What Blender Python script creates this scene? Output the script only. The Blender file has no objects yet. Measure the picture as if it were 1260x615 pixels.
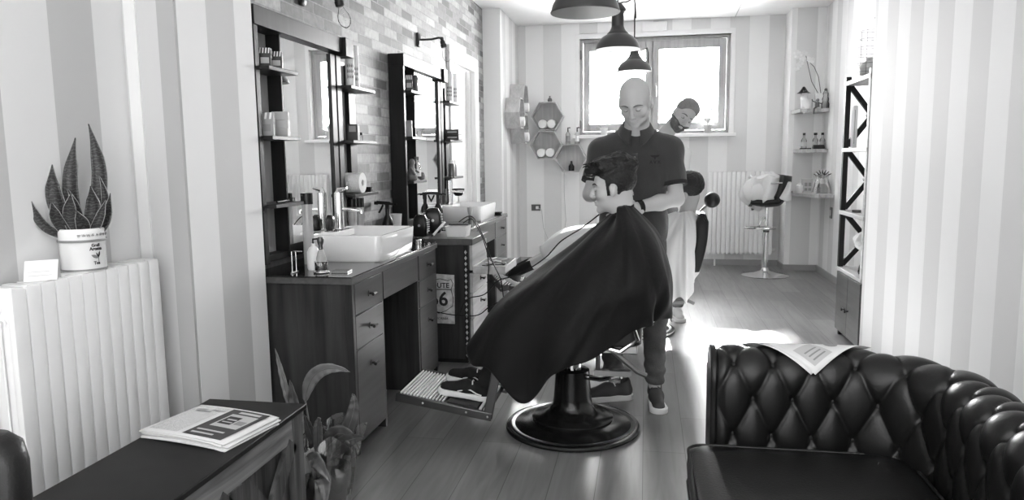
import bpy, bmesh, math, random
import numpy as np
from mathutils import Vector, Matrix, Euler
random.seed(4); rng=np.random.RandomState(7)
PI=math.pi
SC=bpy.context.scene; COL=SC.collection
# ------------------------------------------------------------------ materials
def _new(name):
    m=bpy.data.materials.new(name); m.use_nodes=True
    nt=m.node_tree; b=nt.nodes['Principled BSDF']; return m,nt,b
def N(nt,t,**k):
    n=nt.nodes.new(t)
    for a,v in k.items():
        if a in n.inputs.keys(): n.inputs[a].default_value=v
        else: setattr(n,a,v)
    return n
def L(nt,a,b): nt.links.new(a,b)
def g4(v): return (v,v,v,1)
def plain(name,v,rough=.5,metal=0,spec=None,bump=0,bscale=80,var=0,vscale=6,trans=0,alpha=1,coat=0,sheen=0,sub=0,ior=None):
    m,nt,b=_new(name)
    if spec is None: spec=.5 if v>.1 or metal else (.12 if rough>.4 else .3)
    b.inputs['Base Color'].default_value=g4(v); b.inputs['Roughness'].default_value=rough
    b.inputs['Metallic'].default_value=metal; b.inputs['Specular IOR Level'].default_value=spec
    b.inputs['Transmission Weight'].default_value=trans; b.inputs['Coat Weight'].default_value=coat
    b.inputs['Sheen Weight'].default_value=sheen; b.inputs['Alpha'].default_value=alpha
    if ior: b.inputs['IOR'].default_value=ior
    tc=N(nt,'ShaderNodeTexCoord')
    if sub:
        b.inputs['Subsurface Weight'].default_value=sub; b.inputs['Subsurface Radius'].default_value=(.01,.01,.01); b.inputs['Subsurface Scale'].default_value=1
    n=N(nt,'ShaderNodeTexNoise'); n.inputs['Scale'].default_value=vscale; n.inputs['Detail'].default_value=5
    L(nt,tc.outputs['Object'],n.inputs['Vector'])
    r=N(nt,'ShaderNodeMapRange'); vv=var if var else .02
    r.inputs['From Min'].default_value=.3; r.inputs['From Max'].default_value=.7
    r.inputs['To Min'].default_value=v*(1-vv); r.inputs['To Max'].default_value=min(1,v*(1+vv))
    L(nt,n.outputs['Fac'],r.inputs['Value']); L(nt,r.outputs[0],b.inputs['Base Color'])
    if bump:
        n2=N(nt,'ShaderNodeTexNoise'); n2.inputs['Scale'].default_value=bscale; n2.inputs['Detail'].default_value=4
        L(nt,tc.outputs['Object'],n2.inputs['Vector'])
        bp=N(nt,'ShaderNodeBump'); bp.inputs['Strength'].default_value=bump; bp.inputs['Distance'].default_value=.01
        L(nt,n2.outputs['Fac'],bp.inputs['Height']); L(nt,bp.outputs[0],b.inputs['Normal'])
    return m
def wood(name,v,var=.35,axis='Z',rough=.45,scale=7,bump=.1,coat=0):
    m,nt,b=_new(name); tc=N(nt,'ShaderNodeTexCoord'); mp=N(nt,'ShaderNodeMapping')
    s=[scale*3]*3; s['XYZ'.index(axis)]=scale*.22; mp.inputs['Scale'].default_value=s
    L(nt,tc.outputs['Object'],mp.inputs['Vector'])
    n=N(nt,'ShaderNodeTexNoise'); n.inputs['Scale'].default_value=1.2; n.inputs['Detail'].default_value=8; n.inputs['Distortion'].default_value=.6
    L(nt,mp.outputs[0],n.inputs['Vector'])
    n2=N(nt,'ShaderNodeTexNoise'); n2.inputs['Scale'].default_value=3.; n2.inputs['Detail'].default_value=3
    L(nt,tc.outputs['Object'],n2.inputs['Vector'])
    ad=N(nt,'ShaderNodeMath',operation='MULTIPLY_ADD'); ad.inputs[1].default_value=.4
    L(nt,n2.outputs['Fac'],ad.inputs[0]); L(nt,n.outputs['Fac'],ad.inputs[2])
    r=N(nt,'ShaderNodeMapRange'); r.inputs['From Min'].default_value=.45; r.inputs['From Max'].default_value=.95
    r.inputs['To Min'].default_value=v*(1-var); r.inputs['To Max'].default_value=v*(1+var)
    L(nt,ad.outputs[0],r.inputs['Value']); L(nt,r.outputs[0],b.inputs['Base Color']); b.inputs['Specular IOR Level'].default_value=.2 if v<.1 else .4
    b.inputs['Roughness'].default_value=rough; b.inputs['Coat Weight'].default_value=coat
    if bump:
        bp=N(nt,'ShaderNodeBump'); bp.inputs['Strength'].default_value=bump; bp.inputs['Distance'].default_value=.004
        L(nt,n.outputs['Fac'],bp.inputs['Height']); L(nt,bp.outputs[0],b.inputs['Normal'])
    return m
def stripes(name,axis,start,w,period,dark=.5,light=.78,bright=None):
    m,nt,b=_new(name); tc=N(nt,'ShaderNodeTexCoord'); sp=N(nt,'ShaderNodeSeparateXYZ'); L(nt,tc.outputs['Object'],sp.inputs[0])
    a=N(nt,'ShaderNodeMath',operation='SUBTRACT'); a.inputs[1].default_value=start; L(nt,sp.outputs[axis],a.inputs[0])
    f=N(nt,'ShaderNodeMath',operation='FLOORED_MODULO'); f.inputs[1].default_value=period; L(nt,a.outputs[0],f.inputs[0])
    c=N(nt,'ShaderNodeMath',operation='LESS_THAN'); c.inputs[1].default_value=w; L(nt,f.outputs[0],c.inputs[0])
    r=N(nt,'ShaderNodeMapRange'); r.inputs['To Min'].default_value=light; r.inputs['To Max'].default_value=dark
    L(nt,c.outputs[0],r.inputs['Value']); L(nt,r.outputs[0],b.inputs['Base Color'])
    b.inputs['Roughness'].default_value=.7
    n=N(nt,'ShaderNodeTexNoise'); n.inputs['Scale'].default_value=150; L(nt,tc.outputs['Object'],n.inputs['Vector'])
    bp=N(nt,'ShaderNodeBump'); bp.inputs['Strength'].default_value=.05; bp.inputs['Distance'].default_value=.002
    L(nt,n.outputs['Fac'],bp.inputs['Height']); L(nt,bp.outputs[0],b.inputs['Normal'])
    return m
def bricktex(name,u,v,bw,bh,lo,hi,mortar,ms,rough,bump,squash=.5,vein=0,spec=.5):
    m,nt,b=_new(name); tc=N(nt,'ShaderNodeTexCoord'); sp=N(nt,'ShaderNodeSeparateXYZ'); L(nt,tc.outputs['Object'],sp.inputs[0])
    cb=N(nt,'ShaderNodeCombineXYZ'); L(nt,sp.outputs[u],cb.inputs[0]); L(nt,sp.outputs[v],cb.inputs[1])
    br=N(nt,'ShaderNodeTexBrick'); br.offset=squash; L(nt,cb.outputs[0],br.inputs['Vector'])
    br.inputs['Scale'].default_value=1; br.inputs['Brick Width'].default_value=bw; br.inputs['Row Height'].default_value=bh
    br.inputs['Mortar Size'].default_value=ms; br.inputs['Mortar Smooth'].default_value=.1; br.inputs['Bias'].default_value=0
    br.inputs['Color1'].default_value=g4(lo); br.inputs['Color2'].default_value=g4(hi); br.inputs['Mortar'].default_value=g4(mortar)
    mp=N(nt,'ShaderNodeMapping'); mp.inputs['Scale'].default_value=(2,25,1) if vein else (30,30,30); L(nt,cb.outputs[0],mp.inputs['Vector'])
    n=N(nt,'ShaderNodeTexNoise'); n.inputs['Scale'].default_value=1; n.inputs['Detail'].default_value=8; n.inputs['Distortion'].default_value=.8 if vein else 0
    L(nt,mp.outputs[0],n.inputs['Vector'])
    r=N(nt,'ShaderNodeMapRange'); r.inputs['From Min'].default_value=.25; r.inputs['From Max'].default_value=.75; r.inputs['To Min'].default_value=.72; r.inputs['To Max'].default_value=1.25
    L(nt,n.outputs['Fac'],r.inputs['Value'])
    mx=N(nt,'ShaderNodeVectorMath',operation='SCALE'); L(nt,br.outputs['Color'],mx.inputs[0]); L(nt,r.outputs[0],mx.inputs['Scale'])
    L(nt,mx.outputs[0],b.inputs['Base Color']); b.inputs['Roughness'].default_value=rough; b.inputs['Specular IOR Level'].default_value=spec
    iv=N(nt,'ShaderNodeMath',operation='SUBTRACT'); iv.inputs[0].default_value=1; L(nt,br.outputs['Fac'],iv.inputs[1])
    ad=N(nt,'ShaderNodeMath',operation='MULTIPLY_ADD'); ad.inputs[1].default_value=.25; L(nt,n.outputs['Fac'],ad.inputs[0]); L(nt,iv.outputs[0],ad.inputs[2])
    bp=N(nt,'ShaderNodeBump'); bp.inputs['Strength'].default_value=bump; bp.inputs['Distance'].default_value=.006
    L(nt,ad.outputs[0],bp.inputs['Height']); L(nt,bp.outputs[0],b.inputs['Normal'])
    return m
def printed(name,paper=.75,ink=.25,scale=60,u=0,v=1):
    # newsprint: rows of unreadable grey flecks
    m,nt,b=_new(name); tc=N(nt,'ShaderNodeTexCoord'); sp=N(nt,'ShaderNodeSeparateXYZ'); L(nt,tc.outputs['UV'],sp.inputs[0])
    cb=N(nt,'ShaderNodeCombineXYZ'); L(nt,sp.outputs[u],cb.inputs[0]); L(nt,sp.outputs[v],cb.inputs[1])
    br=N(nt,'ShaderNodeTexBrick'); L(nt,cb.outputs[0],br.inputs['Vector']); br.inputs['Scale'].default_value=scale
    br.inputs['Brick Width'].default_value=1.3; br.inputs['Row Height'].default_value=.5; br.inputs['Mortar Size'].default_value=.14
    br.inputs['Color1'].default_value=g4(ink); br.inputs['Color2'].default_value=g4(paper*.8); br.inputs['Mortar'].default_value=g4(paper)
    L(nt,br.outputs['Color'],b.inputs['Base Color']); b.inputs['Roughness'].default_value=.6
    return m
def glassy(name,v=.95,rough=.02,alpha=.25,ior=1.45):
    m,nt,b=_new(name); out=nt.nodes['Material Output']
    gl=N(nt,'ShaderNodeBsdfGlossy'); gl.inputs['Roughness'].default_value=rough; gl.inputs['Color'].default_value=g4(.9)
    tr=N(nt,'ShaderNodeBsdfTransparent'); tr.inputs['Color'].default_value=g4(v)
    lw=N(nt,'ShaderNodeFresnel'); lw.inputs['IOR'].default_value=ior
    mx=N(nt,'ShaderNodeMixShader'); ad=N(nt,'ShaderNodeMath',operation='ADD'); ad.inputs[1].default_value=alpha*.25; ad.use_clamp=True
    L(nt,lw.outputs[0],ad.inputs[0]); L(nt,ad.outputs[0],mx.inputs[0]); L(nt,tr.outputs[0],mx.inputs[1]); L(nt,gl.outputs[0],mx.inputs[2])
    L(nt,mx.outputs[0],out.inputs['Surface']); return m
def cloth_thin(name,v,trans=.35):
    m,nt,b=_new(name); out=nt.nodes['Material Output']
    d=N(nt,'ShaderNodeBsdfDiffuse'); d.inputs['Color'].default_value=g4(v)
    t=N(nt,'ShaderNodeBsdfTranslucent'); t.inputs['Color'].default_value=g4(v)
    mx=N(nt,'ShaderNodeMixShader'); mx.inputs[0].default_value=trans
    L(nt,d.outputs[0],mx.inputs[1]); L(nt,t.outputs[0],mx.inputs[2]); L(nt,mx.outputs[0],out.inputs['Surface']); return m

M=dict(
 white=plain('white_enamel',.82,.25), whitep=plain('white_paint',.8,.5), ceil=plain('ceiling_white',.9,.8,bump=.03),
 ceramic=plain('glazed_ceramic',.88,.06,coat=.6), plastic_w=plain('white_plastic',.8,.35), paper=plain('paper',.8,.6),
 black=plain('black_plastic',.012,.25), blackm=plain('black_matte',.018,.55), blackmetal=plain('black_metal',.02,.35,.3),
 leather=plain('black_leather',.006,.34,bump=.05,bscale=160,spec=.33), leather2=plain('black_vinyl',.009,.38,bump=.1,bscale=150),
 piping=plain('leather_piping',.02,.3),
 chrome=plain('chrome',.75,.12,1), steel=plain('brushed_steel',.45,.3,1), gunmetal=plain('gunmetal',.22,.4,1), darkmetal=plain('dark_metal',.12,.3,.9),
 basemetal=plain('chair_base_black_metal',.03,.22,.75,var=.3,vscale=4),
 counter=plain('dark_counter_top',.015,.14,coat=.3,var=.3), cab=wood('cabinet_wood',.03,.55,'Z',.32,6), cabd=wood('drawer_wood',.05,.35,'Y',.3,6),
 cabe=wood('counter_edge_wood',.075,.3,'Y',.35), mirrorw=wood('mirror_frame_wood',.014,.4,'Z',.4), shelfw=wood('mirror_shelf_wood',.03,.3,'Y',.35),
 panelw=wood('mirror_side_panel',.36,.25,'Z',.35), mirror=plain('mirror_glass',.9,.01,1),
 palew=wood('pale_shelf_wood_and_painted_light',.42,.25,'Y',.5), hexw=wood('hexagon_plywood',.4,.2,'Z',.5,9), greyw=wood('grey_window_frame',.33,.15,'Z',.5),
 rustic=wood('rustic_stained_wood',.13,.8,'Y',.55,9,.4), rusticv=wood('rustic_stained_upright',.06,.8,'Z',.55,9,.4), benchtop=plain('matt_black_table_top',.010,.45,var=.25,vscale=12),
 lampgrey=plain('pendant_dark_enamel',.05,.35,.2), lampin=plain('pendant_white_inside',.8,.4),
 glass=glassy('clear_glass'), glass2=glassy('smoky_glass',.86,.05,.05,1.3), pane=glassy('window_pane',.98,.0,.0),
 skin=plain('skin_barber',.5,.45,sub=.08,bump=.08,bscale=60), skin2=plain('skin_young',.5,.45,sub=.08), skin3=plain('skin_third',.42,.5),
 hair=plain('dark_hair',.012,.4,bump=.8,bscale=90), hair2=plain('brown_hair',.16,.5,bump=.8,bscale=90), beard=plain('beard',.09,.6,bump=.8,bscale=200),
 brow=plain('eyebrow',.06,.7), lip=plain('lip',.2,.45), eyew=plain('eye_white',.6,.2), pupil=plain('pupil',.02,.15),
 polo=plain('polo_knit',.05,.85,bump=.3,bscale=200,sheen=.3,var=.1), jeans=plain('denim',.1,.85,bump=.3,bscale=160,var=.35,vscale=9), trousers=plain('dark_trousers',.02,.85,bump=.2),
 cape=plain('black_cape_fabric',.009,.55,sheen=.05,bump=.15,bscale=40), capew=cloth_thin('white_cape_fabric',.8,.3), towel=plain('white_towel',.85,.9,bump=.6,bscale=140),
 shirtw=cloth_thin('white_shirt',.8,.15), canvas=plain('black_canvas',.018,.8,bump=.2,bscale=200), rubber_w=plain('white_rubber',.7,.5), lace=plain('white_lace',.75,.8),
 canvasg=plain('grey_canvas',.07,.8,bump=.2,bscale=200), sneaker=plain('pale_sneaker',.45,.7), sock=plain('black_sock',.015,.9),
 leafd=plain('snake_plant_leaf',.03,.4,var=.95,vscale=45), leafe=plain('snake_plant_leaf_edge',.36,.4), leafm=plain('broad_leaf',.06,.35,var=.4,vscale=14), leafg=plain('pale_leaf',.12,.35,var=.3),
 cello=glassy('cellophane',.92,.08,1.2), petal=cloth_thin('white_petal',.85,.3), soil=plain('soil',.03,.9,bump=.6), stem=plain('plant_stem',.1,.5),
 ink=plain('printed_ink',.03,.5), inkg=plain('printed_grey',.22,.5), inkl=plain('printed_light_grey',.45,.5), carton=plain('carton_dark',.04,.4), cartonm=plain('carton_mid',.3,.45),
 signw=plain('weathered_sign_white',.5,.45,var=.35,vscale=25), bulb=glassy('bulb_glass',.995,.02,.02,1.12), filament=plain('filament',.6,.3,.5),
 cord=plain('black_cord',.015,.5), bristle=plain('shaving_bristle',.5,.8,bump=.8,bscale=300), clay=plain('figurine_grey',.12,.6,var=.4), wicker=plain('pale_wicker',.55,.7),
 outlet=plain('dark_outlet_plate',.08,.35), base=plain('skirting_grey',.3,.45), rad=plain('radiator_enamel',.8,.3), terracotta=plain('pale_pot',.6,.6), flowers=plain('dried_flowers',.4,.8),
)
def banded(name,lo,hi,scale):
    m,nt,b=_new(name); tc=N(nt,'ShaderNodeTexCoord'); w=N(nt,'ShaderNodeTexWave'); w.bands_direction='Z'; w.inputs['Scale'].default_value=scale; w.inputs['Distortion'].default_value=9; w.inputs['Detail'].default_value=4; w.inputs['Detail Scale'].default_value=2.5
    L(nt,tc.outputs['Object'],w.inputs['Vector']); r=N(nt,'ShaderNodeMapRange'); r.inputs['To Min'].default_value=lo; r.inputs['To Max'].default_value=hi; r.inputs['From Min'].default_value=.45
    L(nt,w.outputs['Fac'],r.inputs['Value']); L(nt,r.outputs[0],b.inputs['Base Color']); b.inputs['Roughness'].default_value=.4; b.inputs['Specular IOR Level'].default_value=.35; return m
M['leafd']=banded('snake_plant_leaf_banded',.016,.06,30)
M['newsA']=printed('newsprint_column',.62,.16,70); M['news_edge']=plain('newspaper_paper',.66,.7)
M['brick']=bricktex('painted_brick','Y','Z',.25,.063,.05,.40,.26,.004,.6,.9)
M['floorw']=bricktex('laminate_floor','Y','X',1.25,.19,.12,.18,.035,.0016,.34,.06,squash=.37,vein=1,spec=.8)
M['brown_brick']=M['brick']
# ------------------------------------------------------------------ mesh builder
class MB:
    def __init__(s): s.v=[];s.f=[];s.uv=None
    def add(s,vs,fs):
        o=len(s.v); s.v+= [tuple(map(float,p)) for p in vs]; s.f+=[tuple(i+o for i in f) for f in fs]; return s
    def box(s,x0,x1,y0,y1,z0,z1,R=None,c=None):
        vs=[(x,y,z) for z in (z0,z1) for y in (y0,y1) for x in (x0,x1)]
        if R is not None:
            cc=Vector(c if c is not None else ((x0+x1)/2,(y0+y1)/2,(z0+z1)/2)); vs=[cc+R@(Vector(p)-cc) for p in vs]
        return s.add(vs,[(0,2,3,1),(4,5,7,6),(0,1,5,4),(2,6,7,3),(0,4,6,2),(1,3,7,5)])
    def bar(s,a,b,w,h,up=(0,0,1)):
        a=Vector(a);b=Vector(b);d=(b-a).normalized();u=Vector(up)
        if abs(d.dot(u))>.98:u=Vector((1,0,0))
        x=d.cross(u).normalized();z=x.cross(d)
        vs=[p+x*sx*w/2+z*sz*h/2 for p in (a,b) for sz in (-1,1) for sx in (-1,1)]
        return s.add(vs,[(0,1,3,2),(4,6,7,5),(0,4,5,1),(2,3,7,6),(0,2,6,4),(1,5,7,3)])
    def tube(s,pts,r,n=10,caps=True):
        pts=[Vector(p) for p in pts]; rs=r if isinstance(r,(list,tuple)) else [r]*len(pts)
        k=len(pts); up=Vector((0,0,1)); rings=[]; px=None
        for i,p in enumerate(pts):
            d=(pts[min(i+1,k-1)]-pts[max(i-1,0)])
            d=d.normalized() if d.length>1e-9 else Vector((0,0,1))
            if px is None:
                u=up if abs(d.z)<.9 else Vector((1,0,0)); px=d.cross(u).normalized()
            else:
                px=px-d*px.dot(d); px=px.normalized() if px.length>1e-6 else d.orthogonal().normalized()
            py=d.cross(px)
            rings.append([p+(px*math.cos(2*PI*j/n)+py*math.sin(2*PI*j/n))*rs[i] for j in range(n)])
        vs=[q for r_ in rings for q in r_]; fs=[]
        for i in range(k-1):
            for j in range(n): fs.append((i*n+j,i*n+(j+1)%n,(i+1)*n+(j+1)%n,(i+1)*n+j))
        if caps: fs.append(tuple(range(n))[::-1]); fs.append(tuple((k-1)*n+j for j in range(n)))
        return s.add(vs,fs)
    def lathe(s,prof,c=(0,0,0),n=32,sx=1,sy=1,R=None,close=False):
        vs=[];fs=[];k=len(prof);c=Vector(c)
        for (r,z) in prof:
            for j in range(n):
                a=2*PI*j/n; p=Vector((r*math.cos(a)*sx,r*math.sin(a)*sy,z)); 
                if R is not None:p=R@p
                vs.append(c+p)
        for i in range(k-1):
            for j in range(n): fs.append((i*n+j,i*n+(j+1)%n,(i+1)*n+(j+1)%n,(i+1)*n+j))
        if prof[0][0]>1e-5: fs.append(tuple(range(n))[::-1])
        if prof[-1][0]>1e-5 and not close: fs.append(tuple((k-1)*n+j for j in range(n)))
        return s.add(vs,fs)
    def prism(s,poly,a0,a1,axis='Z'):
        n=len(poly)
        def mk(p,h): return {'Z':(p[0],p[1],h),'Y':(p[0],h,p[1]),'X':(h,p[0],p[1])}[axis]
        vs=[mk(p,a0) for p in poly]+[mk(p,a1) for p in poly]
        return s.add(vs,[tuple(range(n))[::-1],tuple(range(n,2*n))]+[(i,(i+1)%n,n+(i+1)%n,n+i) for i in range(n)])
    def grid(s,F,nu,nv,cu=False,cv=False):
        vs=[F(i/(nu if cu else nu-1),j/(nv if cv else nv-1)) for i in range(nu) for j in range(nv)]
        fs=[]
        for i in range(nu if cu else nu-1):
            for j in range(nv if cv else nv-1):
                i2=(i+1)%nu;j2=(j+1)%nv; fs.append((i*nv+j,i2*nv+j,i2*nv+j2,i*nv+j2))
        return s.add(vs,fs)
    def loft(s,rings,cap0=True,cap1=True):
        n=len(rings[0]);vs=[p for r in rings for p in r];fs=[]
        for i in range(len(rings)-1):
            for j in range(n): fs.append((i*n+j,i*n+(j+1)%n,(i+1)*n+(j+1)%n,(i+1)*n+j))
        if cap0:fs.append(tuple(range(n))[::-1])
        if cap1:fs.append(tuple((len(rings)-1)*n+j for j in range(n)))
        return s.add(vs,fs)
    def sphere(s,c,r,n=16,sc=(1,1,1),R=None):
        k=n//2; return s.lathe([(max(1e-6,r*math.sin(PI*i/k)),-r*math.cos(PI*i/k)*sc[2]) for i in range(k+1)],c,n,sc[0],sc[1],R)
def rrect(cx,cy,hx,hy,r,z,n=5):
    pts=[]
    for qx,qy,a0 in ((1,1,0),(-1,1,90),(-1,-1,180),(1,-1,270)):
        for i in range(n+1):
            a=math.radians(a0+90*i/n); pts.append((cx+qx*(hx-r)+r*math.cos(a),cy+qy*(hy-r)+r*math.sin(a),z))
    return pts
def obj(name,mb,mat,parent=None,world=False,bevel=0,smooth=35,sub=0,solid=0,off=None):
    me=bpy.data.meshes.new(name)
    o_=Vector((0,0,0))
    if world and parent is not None:
        q=parent
        while q is not None: o_+=q.location; q=q.parent
    vs=[(p[0]-o_.x,p[1]-o_.y,p[2]-o_.z) for p in mb.v]
    me.from_pydata(vs,[],mb.f)
    for m in (mat if isinstance(mat,(list,tuple)) else [mat]): me.materials.append(m)
    bm=bmesh.new(); bm.from_mesh(me); bmesh.ops.remove_doubles(bm,verts=bm.verts,dist=1e-6); 
    if smooth is not None and solid==0: bmesh.ops.recalc_face_normals(bm,faces=bm.faces)
    bm.to_mesh(me); bm.free()
    if smooth is not None:
        me.polygons.foreach_set('use_smooth',[True]*len(me.polygons)); me.set_sharp_from_angle(angle=math.radians(smooth))
    o=bpy.data.objects.new(name,me); COL.objects.link(o)
    if parent is not None: o.parent=parent
    if off: o.location=off
    if solid: md=o.modifiers.new('s','SOLIDIFY'); md.thickness=solid; md.offset=0
    if bevel:
        md=o.modifiers.new('b','BEVEL'); md.width=bevel; md.segments=2; md.limit_method='ANGLE'; md.angle_limit=math.radians(40); md.harden_normals=False
    if sub: md=o.modifiers.new('u','SUBSURF'); md.levels=sub; md.render_levels=sub
    return o
def tag(o,label=None,cat=None,group=None,kind=None):
    if label:o['label']=label
    if cat:o['category']=cat
    if group:o['group']=group
    if kind:o['kind']=kind
    return o
def thing(name,label,cat,loc=(0,0,0),rz=0,group=None):
    o=bpy.data.objects.new(name,None); COL.objects.link(o); o.location=loc; o.rotation_euler=(0,0,rz); o.empty_display_size=.05
    return tag(o,label,cat,group)
def struct(name,mb,mat,**k):
    o=obj(name,mb,mat,**k); o['kind']='structure'; return o
def dup(root,loc,rz=None,label=None,group=None,scale=None):
    def cp(o,par):
        c=o.copy(); COL.objects.link(c)
        if par is not None:c.parent=par
        for ch in list(kids.get(o.name,[])): cp(ch,c)
        return c
    kids={}
    for o in bpy.data.objects:
        if o.parent: kids.setdefault(o.parent.name,[]).append(o)
    r=cp(root,None); r.location=loc
    if rz is not None: r.rotation_euler=(0,0,rz)
    if label:r['label']=label
    if group:r['group']=group
    if scale:r.scale=scale
    return r
def smoothpts(P,k=6):
    P=[Vector(p) for p in P]; out=[]
    for i in range(len(P)-1):
        a=P[max(i-1,0)];b=P[i];c=P[i+1];d=P[min(i+2,len(P)-1)]
        for j in range(k):
            t=j/k; out.append(.5*((2*b)+(c-a)*t+(2*a-5*b+4*c-d)*t*t+(3*b-a-3*c+d)*t**3))
    return out+[P[-1]]
def text_mesh(txt,size,font_bold=False,extrude=.0008,shear=0):
    cu=bpy.data.curves.new('t','FONT'); cu.body=txt; cu.size=size; cu.extrude=extrude; cu.align_x='CENTER'; cu.align_y='CENTER'; cu.shear=shear; cu.resolution_u=3
    if font_bold: cu.offset=size*.02
    t=bpy.data.objects.new('t',cu); COL.objects.link(t); dg=bpy.context.evaluated_depsgraph_get(); dg.update()
    me=bpy.data.meshes.new_from_object(t.evaluated_get(dg)); bpy.data.objects.remove(t); bpy.data.curves.remove(cu); me.materials.clear()
    return me
def letters(name,txt,size,mat,parent,loc,rot,bold=False,fn=None):
    me=text_mesh(txt,size,bold); 
    if fn:
        for v in me.vertices: v.co=fn(v.co)
    me.materials.append(mat); o=bpy.data.objects.new(name,me); COL.objects.link(o); o.parent=parent; o.location=loc; o.rotation_euler=rot; return o
# ------------------------------------------------------------------ signed-distance modelling
def surfnet(f,lo,hi,h):
    lo=np.array(lo,float);hi=np.array(hi,float); n=np.ceil((hi-lo)/h).astype(int)+1
    ax=[lo[i]+h*np.arange(n[i]) for i in range(3)]
    V=np.empty(n,np.float32)
    step=max(1,int(400000/(n[1]*n[2])))
    for i in range(0,n[0],step):
        X,Y,Z=np.meshgrid(ax[0][i:i+step],ax[1],ax[2],indexing='ij'); V[i:i+step]=f(np.stack([X,Y,Z],-1))
    S=V<0; c=[(a,b,d) for a in (0,1) for b in (0,1) for d in (0,1)]
    def sl(A,o): return A[o[0]:n[0]-1+o[0],o[1]:n[1]-1+o[1],o[2]:n[2]-1+o[2]]
    cnt=sum(sl(S,o).astype(np.int8) for o in c); mask=(cnt>0)&(cnt<8)
    idx=-np.ones(mask.shape,np.int64); idx[mask]=np.arange(mask.sum())
    acc=np.zeros((mask.sum(),3));num=np.zeros(mask.sum())
    for a in c:
        for k in range(3):
            if a[k]==0:
                b=list(a);b[k]=1;b=tuple(b); va=sl(V,a)[mask];vb=sl(V,b)[mask]; m=(va<0)!=(vb<0)
                t=va[m]/(va[m]-vb[m]); p=np.tile(np.array(a,float),(m.sum(),1)); p[:,k]+=t; acc[m]+=p;num[m]+=1
    base=np.argwhere(mask); P=lo+h*(base+acc/num[:,None]); F=[]
    for k in range(3):
        u,v=(k+1)%3,(k+2)%3
        a=[slice(1,n[0]-1)]*3; a=[slice(1,n[i]-1) for i in range(3)]; a[k]=slice(0,n[k]-1)
        b=list(a); b[k]=slice(1,n[k]); A=S[tuple(a)];B=S[tuple(b)]; e=np.argwhere(A!=B)
        if len(e)==0: continue
        off=np.array([s.start for s in a]); e=e+off; sgn=S[e[:,0],e[:,1],e[:,2]]
        du=np.zeros(3,int);du[u]=1;dv=np.zeros(3,int);dv[v]=1
        q=[idx[tuple((e-x).T)] for x in (du+dv,dv,0*du,du)]
        q=np.stack(q,1); q[~sgn]=q[~sgn][:,::-1]; F.append(q)
    return P,np.concatenate(F)
def mnp(*x): return np.array(x,float)
def rc(p,a,b,r1,r2):
    a=mnp(*a);b=mnp(*b);ba=b-a;t=np.clip(((p-a)@ba)/(ba@ba),0,1); return np.linalg.norm(p-a-t[...,None]*ba,axis=-1)-(r1+(r2-r1)*t)
def el(p,c,r,R=None):
    q=p-mnp(*c)
    if R is not None: q=q@np.array(R)   # rows: local = R^T q
    r=mnp(*r); k0=np.linalg.norm(q/r,axis=-1);k1=np.linalg.norm(q/(r*r),axis=-1)+1e-9; return k0*(k0-1)/k1
def bx(p,c,hf,r=.01,R=None):
    q=p-mnp(*c)
    if R is not None:q=q@np.array(R)
    q=np.abs(q)-(mnp(*hf)-r); return np.linalg.norm(np.maximum(q,0),axis=-1)+np.minimum(q.max(-1),0)-r
def su(a,b,k=.02):
    h=np.clip(.5+.5*(b-a)/k,0,1); return b*(1-h)+a*h-k*h*(1-h)
def ss(a,b,k=.01): return -su(-a,b,k)    # a minus b
def si(a,b,k=.01): return -su(-a,-b,k)
def rotm(rx=0,ry=0,rz=0): return np.array(Euler((rx,ry,rz),'XYZ').to_matrix())
def sdf_obj(name,parts,mat,parent=None,loc=(0,0,0)):
    vs=[];fs=[];o=0
    for f,lo,hi,h in parts:
        P,F=surfnet(f,lo,hi,h); vs.append(P-np.array(loc));fs.append(F+o);o+=len(P)
    P=np.concatenate(vs);F=np.concatenate(fs)
    me=bpy.data.meshes.new(name); me.from_pydata(P.tolist(),[],F.tolist()); me.materials.append(mat)
    me.polygons.foreach_set('use_smooth',[True]*len(me.polygons)); me.update()
    ob=bpy.data.objects.new(name,me); COL.objects.link(ob)
    md=ob.modifiers.new('sm','SMOOTH'); md.factor=.5; md.iterations=2
    if parent is not None: ob.parent=parent
    return ob
WORLD=3.9; WORLD_SUNSIDE=80; SUN_E=240; SUN_EL=25.4; SUN_DX=.03; EXPO=0.0; PEND_E=80
# ------------------------------------------------------------------ camera
F_=900.;YAW=math.radians(10.4);PITCH=math.radians(7.2);ROLL=math.radians(-.67)
fw=Vector((-math.sin(YAW)*math.cos(PITCH),math.cos(YAW)*math.cos(PITCH),-math.sin(PITCH))); r0=Vector((math.cos(YAW),math.sin(YAW),0)); u0=r0.cross(fw)
R_=r0*math.cos(ROLL)+u0*math.sin(ROLL); U_=-r0*math.sin(ROLL)+u0*math.cos(ROLL)
cam=bpy.data.cameras.new('camera'); co=bpy.data.objects.new('camera',cam); COL.objects.link(co)
cam.sensor_width=36; cam.lens=F_/1260*36; cam.clip_start=.05
mw=Matrix(((R_.x,U_.x,-fw.x,0),(R_.y,U_.y,-fw.y,0),(R_.z,U_.z,-fw.z,1.35),(0,0,0,1))); co.matrix_world=mw; SC.camera=co
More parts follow.
